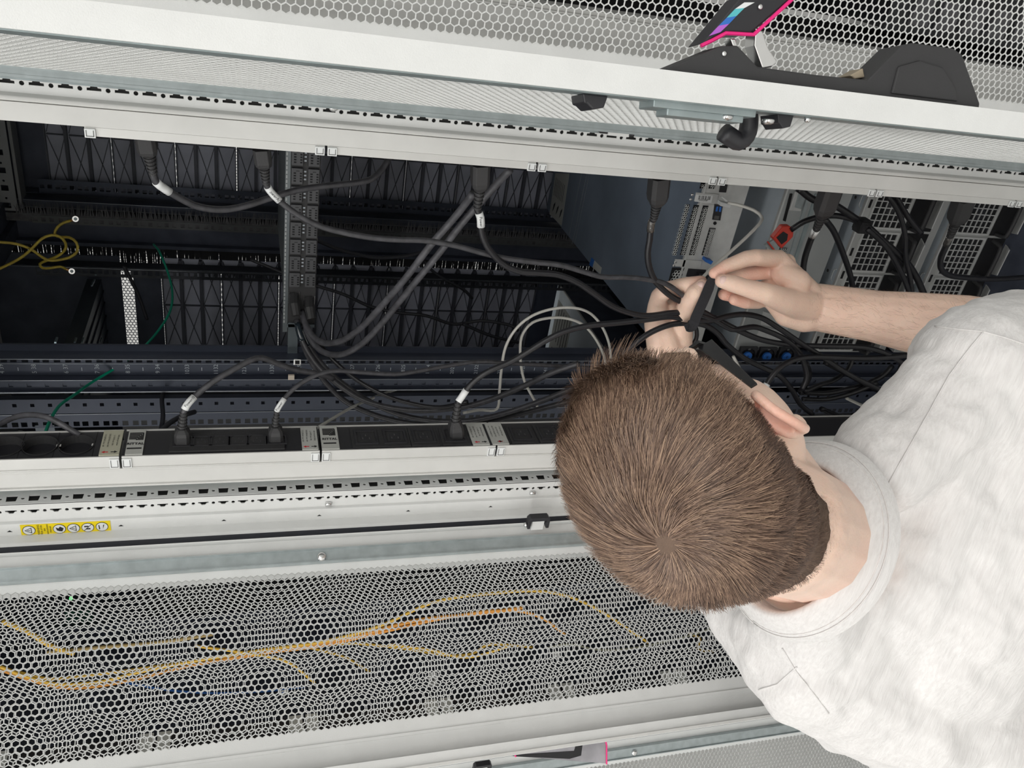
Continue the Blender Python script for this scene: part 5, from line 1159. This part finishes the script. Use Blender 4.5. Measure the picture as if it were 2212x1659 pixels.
for dv in dirs:
    if k >= Nst: break
    n = Vector(dv); L = hlen(n)
    if not L: continue
    L *= rn.uniform(.75, 1.25); c = n.dot(WH); a0 = math.acos(max(-1, min(1, c)))
    if a0 < .42: n = (n+WH*(.42-a0)*2.6).normalized(); c = n.dot(WH); L *= .75
    away = (n-WH*c); al = away.length
    if al < 1e-4: continue
    away /= al; swirl = WH.cross(n); sl = swirl.length; swirl = swirl/sl if sl > 1e-4 else swirl
    ang = math.acos(max(-1, min(1, c)))
    t = (away-n*away.dot(n)).normalized(); cl = (noiseless := math.sin(n.x*9+2*n.z)*math.cos(n.y*11+n.z*5))*.28+math.sin(n.x*31+n.y*23)*math.sin(n.z*27-n.y*17)*.22
    sw = 1.5*math.exp(-ang*2.2)+cl*1.15+rn.normal()*.12
    d_ = (t+swirl*sw).normalized()
    p0, nn = surf(n, -.0005)
    d_ = (d_-nn*d_.dot(nn)).normalized()
    lift = .12+.16*abs(cl)+rn.uniform(0, .16)
    if n.x > .60 and n.z > .25 and n.y > -.1: lift += .30+rn.uniform(0, .25)
    if L < .008: lift += .25
    seg = 5 if L > .012 else 3; wdt = .00026 if L > .010 else .00018
    side = nn.cross(d_)*wdt; q = p0.copy(); dd = (d_+nn*lift*1.6).normalized(); base = len(V)
    for s_ in range(seg+1):
        ww = side*(1-.65*s_/seg); V.append(tuple(H(*(q-ww)))); V.append(tuple(H(*(q+ww))))
        # hug the head
        dd = (dd-nn*(.42*L/.03)/seg*2.2*max(0, dd.dot(nn)+.12) if True else dd).normalized(); q = q+dd*(L/seg)
        q = inside(q, 1.015)
    for s_ in range(seg): a = base+2*s_; Fq.append((a, a+1, a+3, a+2))
    tone = rn.random()+.25*cl+(.18 if n.z > .3 else -.05)-(.22 if L < .012 else 0)
    mi = 0 if tone < .22 else 1 if tone < .66 else 2 if tone < .93 else 3
    MI += [mi]*seg; k += 1
org = origin_of(man); V = [(a-org.x, b-org.y, c-org.z) for a, b, c in V]
me = newmesh('hair_strands', V, Fq, None)
for m2 in HM: me.materials.append(m2)
me.polygons.foreach_set('material_index', MI); me.polygons.foreach_set('use_smooth', [True]*len(Fq)); me.update()
hs_ = bpy.data.objects.new('hair_strands', me); COL.objects.link(hs_); hs_.parent = man; hs_['kind'] = 'stuff'
wp, wn = surf(WH, .0012)
# ---- T-shirt
def shirtmat():
    m = bpy.data.materials.new('white_slub_cotton'); m.use_nodes = True; nt = m.node_tree; b = nt.nodes['Principled BSDF']
    b.inputs['Base Color'].default_value = (.76, .74, .73, 1); b.inputs['Roughness'].default_value = .9; b.inputs['Sheen Weight'].default_value = .15
    tc = nt.nodes.new('ShaderNodeNewGeometry'); comb = nt.nodes.new('ShaderNodeCombineXYZ')
    ax_s = (SL-SR).normalized()+ (PB*.35); ax_s.normalize(); ax2 = ax_s.cross(FW).normalized(); ax3 = ax_s.cross(ax2)
    for i, (a, sc_) in enumerate(((ax_s, 26), (ax2, 330), (ax3, 330))):
        d = nt.nodes.new('ShaderNodeVectorMath'); d.operation = 'DOT_PRODUCT'; d.inputs[1].default_value = tuple(a*sc_); nt.links.new(tc.outputs['Position'], d.inputs[0]); nt.links.new(d.outputs['Value'], comb.inputs[i])
    n = nt.nodes.new('ShaderNodeTexNoise'); n.inputs['Scale'].default_value = 1; n.inputs['Detail'].default_value = 5; n.inputs['Roughness'].default_value = .65; nt.links.new(comb.outputs[0], n.inputs[0])
    bp = nt.nodes.new('ShaderNodeBump'); bp.inputs['Strength'].default_value = .7; bp.inputs['Distance'].default_value = .0012; nt.links.new(n.outputs[0], bp.inputs['Height']); nt.links.new(bp.outputs[0], b.inputs['Normal'])
    r = nt.nodes.new('ShaderNodeValToRGB'); r.color_ramp.elements[0].color = (.71, .69, .68, 1); r.color_ramp.elements[1].color = (.79, .775, .765, 1); r.color_ramp.elements[0].position = .35; r.color_ramp.elements[1].position = .62
    nt.links.new(n.outputs[0], r.inputs[0]); nt.links.new(r.outputs[0], b.inputs['Base Color']); return m
SHIRT = shirtmat()
S = MB()
wax = (SL-SR).normalized(); M1, M2, M3_ = K(2105, 1265, .93), K(2370, 1370, 1.03), K(2720, 1500, 1.18)
spa = (M3_-NB).normalized(); spa = (spa-wax*spa.dot(wax)).normalized(); tax = wax.cross(spa).normalized()
AX = (wax, spa, tax)
uvs(S, AX, K(1985, 1215, .91), (.165, .11, .085), 32, 20); uvs(S, AX, M1, (.185, .15, .100), 32, 20); uvs(S, AX, M2, (.180, .18, .115), 32, 20); uvs(S, AX, M3_, (.175, .20, .125), 32, 20)
chain(S, [SR, L_(SR, SL, .25), L_(SR, SL, .5), L_(SR, SL, .75), SL], [.071, .070, .058, .070, .072])
chain(S, [SR, L_(SR, ELR, .62)], [.074, .071]); chain(S, [SL, L_(SL, ELL, .5)], [.074, .070])
chain(S, [SL, K(1960, 1530, .95), K(2480, 1690, 1.1)], [.072, .080, .10]); chain(S, [SR, M1], [.065, .09]); chain(S, [SL, M1], [.065, .09])
chain(S, [L_(NB, SR, .42), SR], [.052, .066]); chain(S, [L_(NB, SL, .40), SL], [.052, .066])
shirt = remesh('t_shirt', S, .0035, 8, SHIRT, man, .6, disp=[(.06, .015), (.022, .005)])
# neck opening

bm = bmesh.new(); bm.from_mesh(shirt.data); org = origin_of(man); dele = []
for fc in bm.faces:
    d = fc.calc_center_median()+org-CN
    if (d.dot(cs)/(CA+.004))**2+(d.dot(ct_)/(CB+.004))**2 < 1 and d.dot(cax) > -.06: dele.append(fc)
bmesh.ops.delete(bm, geom=dele, context='FACES'); bm.to_mesh(shirt.data); bm.free()
rings = []
def er(ra, rb, h, n=64): return [CN+cs*(math.cos(2*math.pi*k/n)*ra)+ct_*(math.sin(2*math.pi*k/n)*rb)+cax*(h+.004*math.sin(4*math.pi*k/n)) for k in range(n)]
prof = [(CA-.004, CB-.004, -.020), (CA-.003, CB-.003, .004), (CA, CB, .0065), (CA+.004, CB+.004, .005), (CA+.013, CB+.013, -.006), (CA+.022, CB+.022, -.018), (CA+.025, CB+.025, -.028)]
col_ = obj('collar', MB().loft([er(*q) for q in prof], cap=False), SHIRT, man, smooth=True)
for dr_ in (.0175, .0205): 
    k_ = er(CA+dr_, CB+dr_, -.0115-(dr_-.0175)*1.1); k_.append(k_[0]); obj('collar_stitching', MB().tube(k_, .0006, 6), SHIRT, col_, smooth=True)
# seams laid on the shirt surface
from mathutils.bvhtree import BVHTree
bvh = BVHTree.FromPolygons([tuple(v.co+org) for v in shirt.data.vertices], [tuple(p.vertices) for p in shirt.data.polygons])
def onshirt(x, y):
    h = bvh.ray_cast(CAM, ray(x, y).normalized()); return h[0]+h[1]*.0006 if h[0] else None
for nm2, pts in (('shoulder_seam', [(2124, 717), (2095, 752), (2050, 812), (2007, 890), (1970, 955), (1938, 1010), (1912, 1058)]), ('sleeve_seam', [(2020, 705), (2070, 712), (2124, 717), (2170, 730), (2230, 750)]), ('armhole_seam', [(1640, 1490), (1680, 1478), (1722, 1440)]), ('side_seam', [(1690, 1400), (1720, 1450), (1790, 1540)])):
    pts = [p_ for a, b in zip(pts, pts[1:]) for p_ in [(a[0]+(b[0]-a[0])*t/6, a[1]+(b[1]-a[1])*t/6) for t in range(6)]]+[pts[-1]]
    q = [onshirt(*p_) for p_ in pts]; q = [p_ for p_ in q if p_]
    if len(q) > 3: obj(nm2, MB().tube(q, .0008, 6), SHIRT, shirt, smooth=True)
# trousers, legs: outside the picture but carrying the man
TR = MB(); hip = M3_+spa*.10
kn1, kn2 = Vector((hip.x-.10, hip.y+.02, .42)), Vector((hip.x+.14, hip.y+.02, .42))
uvs(TR, AX, hip, (.17, .14, .12)); 
for kk, sx in ((kn1, -.06), (kn2, .08)):
    chain(TR, [hip+Vector((sx, 0, 0)), Vector((kk.x, kk.y-.10, .40)), Vector((kk.x, kk.y-.22, .04))], [.095, .07, .05])
obj_tr = remesh('trousers', TR, .008, 4, mat('dark_trousers', (.04, .045, .06), .8), man)
SH = MB()
for kk in (kn1, kn2): uvs(SH, I3, (kk.x, kk.y-.17, -.005), (.045, .12, .045))
remesh('shoes', SH, .008, 2, BLACKM, man)
# eyeglasses
gl = thing('eyeglasses', 'black-rimmed eyeglasses worn by the man, temple arm reaching to his ear', 'eyeglasses', H(.09, 0, 0))
FRM = mat('glasses_black', (.015, .015, .017), .25)
g1, g2 = K(1524, 745, .725), K(1630, 836, .652)
for s_ in (1, -1):
    a, b = (g1, g2) if s_ == 1 else (H(.098, -.068, .004), H(-.002, -.083, .010))
    up3 = hu if s_ < 0 else (b-a).normalized().cross(FW).normalized(); ax = (b-a).normalized(); th = ax.cross(up3).normalized()
    obj('temple_arm', MB().extr([a+up3*.007, b+up3*.003, b-up3*.003, a-up3*.007], th*.0022), FRM, gl, bevel=.0006)
    cx_ = g1 if s_ == 1 else H(.098, -.068, .004); inn_ = K(1466, 806, .748) if s_ == 1 else H(.112, .009*s_, -.002)
    wv_ = (inn_-cx_); W_ = wv_.length; wv_.normalize(); upv = (hu-wv_*hu.dot(wv_)).normalized()
    cc = cx_+wv_*W_*.5-upv*.010
    out = [(-W_*.52, .018), (-W_*.3, .021), (W_*.35, .020), (W_*.5, .012), (W_*.42, -.012), (W_*.2, -.020), (-W_*.25, -.020), (-W_*.48, -.010)]
    inn2 = [(x*.84, y*.80) for x, y in out]
    nn2 = wv_.cross(upv)
    obj('rim', MB().plate(out, [inn2], cc, wv_, upv, nn2*.003), FRM, gl)
    lens = bpy.data.materials.new('lens'); lens.use_nodes = True; lb_ = lens.node_tree.nodes['Principled BSDF']; lb_.inputs['Transmission Weight'].default_value = 1; lb_.inputs['Roughness'].default_value = .02; lb_.inputs['IOR'].default_value = 1.3
    obj('lens', MB().extr([cc+wv_*x+upv*y+nn2*.001 for x, y in inn2], nn2*.001), lens, gl)
obj('bridge', MB().tube([H(.112, -.010, .006), H(.115, 0, .008), H(.112, .010, .006)], .0022, 8), FRM, gl)
# strap in the hands
ST = mat('hook_and_loop_strap', (.02, .02, .024), .85, bump=.5, bscale=1200)
sp_ = [(1545, 588, 1.136), (1538, 602, 1.146), (1531, 622, 1.15), (1522, 644, 1.152), (1512, 666, 1.154), (1503, 686, 1.156), (1497, 702, 1.160), (1488, 706, 1.18), (1478, 690, 1.225), (1490, 660, 1.235), (1508, 628, 1.215), (1524, 607, 1.172)]
sp_ = spline([K(*q) for q in sp_], .004); m_ = MB(); rg = []
for i, p_ in enumerate(sp_):
    t = (sp_[min(i+1, len(sp_)-1)]-sp_[max(i-1, 0)]).normalized(); wd = t.cross((p_-K(1492, 680, 1.195)).normalized() if i > 22 else (CAM-p_).normalized()).normalized()
    if rg and wd.dot(lastw) < 0: wd = -wd
    lastw = wd; nn = t.cross(wd).normalized(); hw = .0070 if i > 5 else .0035+.0006*i
    rg.append([p_+wd*hw+nn*.0005, p_-wd*hw+nn*.0005, p_-wd*hw-nn*.0005, p_+wd*hw-nn*.0005])
obj('cable_strap', m_.loft(rg), ST, smooth=False, label='black hook-and-loop strap held in the fingers and drawn round the cable bundle', cat='strap')

# fine hair on the right forearm and on the nape
V, Fq = [], []
dgm = body.data; pv = [v.co.copy() for v in dgm.vertices]; nv = [v.normal.copy() for v in dgm.vertices]; orgm = origin_of(man)
fa, fb = L_(ELR, WRR, .15)-orgm, L_(ELR, WRR, .98)-orgm; fax = (fb-fa).normalized(); fl = (fb-fa).length
rn2 = np.random.default_rng(5)
for i in rn2.permutation(len(pv)):
    if len(Fq) > 3600: break
    d = pv[i]-fa; t = d.dot(fax)
    if 0 < t < fl and (d-fax*t).length < .055:
        n_ = nv[i]; dd = (fax*.6-PB*.5-fax.cross(n_)*.3+Vector(rn2.normal(size=3))*.25); dd = (dd-n_*dd.dot(n_)).normalized(); q = pv[i].copy(); side = n_.cross(dd)*.00007; b0 = len(V); L = rn2.uniform(.004, .010)
        for k in range(4): V += [tuple(q-side), tuple(q+side)]; q = q+(dd+n_*(.45-.12*k))*(L/3)
        Fq += [(b0+2*k, b0+2*k+1, b0+2*k+3, b0+2*k+2) for k in range(3)]
me = newmesh('arm_hair', V, Fq, mat('arm_hair', (.30, .18, .10), .5)); ah = bpy.data.objects.new('arm_hair', me); COL.objects.link(ah); ah.parent = man; ah['kind'] = 'stuff'
# redder skin at the ears, fingertips and neck folds
nt = SKIN.node_tree; bs = nt.nodes['Principled BSDF']; src = bs.inputs['Base Color'].links[0].from_socket
gp = nt.nodes.new('ShaderNodeNewGeometry'); acc = None
for c, r0, s0 in ((H(-.008, .085, .006), .030, .75), (H(-.008, -.085, .006), .030, .75), (K(1545, 590, 1.13), .022, .5), (K(1520, 608, 1.175), .020, .5), (K(1580, 645, 1.17), .030, .65), (K(1760, 1200, .78), .07, .30), (K(1800, 1050, .78), .05, .25), (K(1480, 665, 1.22), .022, .4), (K(1640, 590, 1.17), .03, .4)):
    v = nt.nodes.new('ShaderNodeVectorMath'); v.operation = 'DISTANCE'; v.inputs[1].default_value = tuple(c); nt.links.new(gp.outputs['Position'], v.inputs[0])
    mr = nt.nodes.new('ShaderNodeMapRange'); mr.interpolation_type = 'SMOOTHSTEP'; mr.inputs['From Min'].default_value = r0*1.3; mr.inputs['From Max'].default_value = r0*.3; mr.inputs['To Min'].default_value = 0; mr.inputs['To Max'].default_value = s0; nt.links.new(v.outputs['Value'], mr.inputs['Value'])
    if acc is None: acc = mr.outputs[0]
    else: mx_ = nt.nodes.new('ShaderNodeMath'); mx_.operation = 'MAXIMUM'; nt.links.new(acc, mx_.inputs[0]); nt.links.new(mr.outputs[0], mx_.inputs[1]); acc = mx_.outputs[0]
mc = nt.nodes.new('ShaderNodeMixRGB'); mc.inputs[2].default_value = (.82, .40, .31, 1); nt.links.new(acc, mc.inputs[0]); nt.links.new(src, mc.inputs[1]); nt.links.new(mc.outputs[0], bs.inputs['Base Color'])
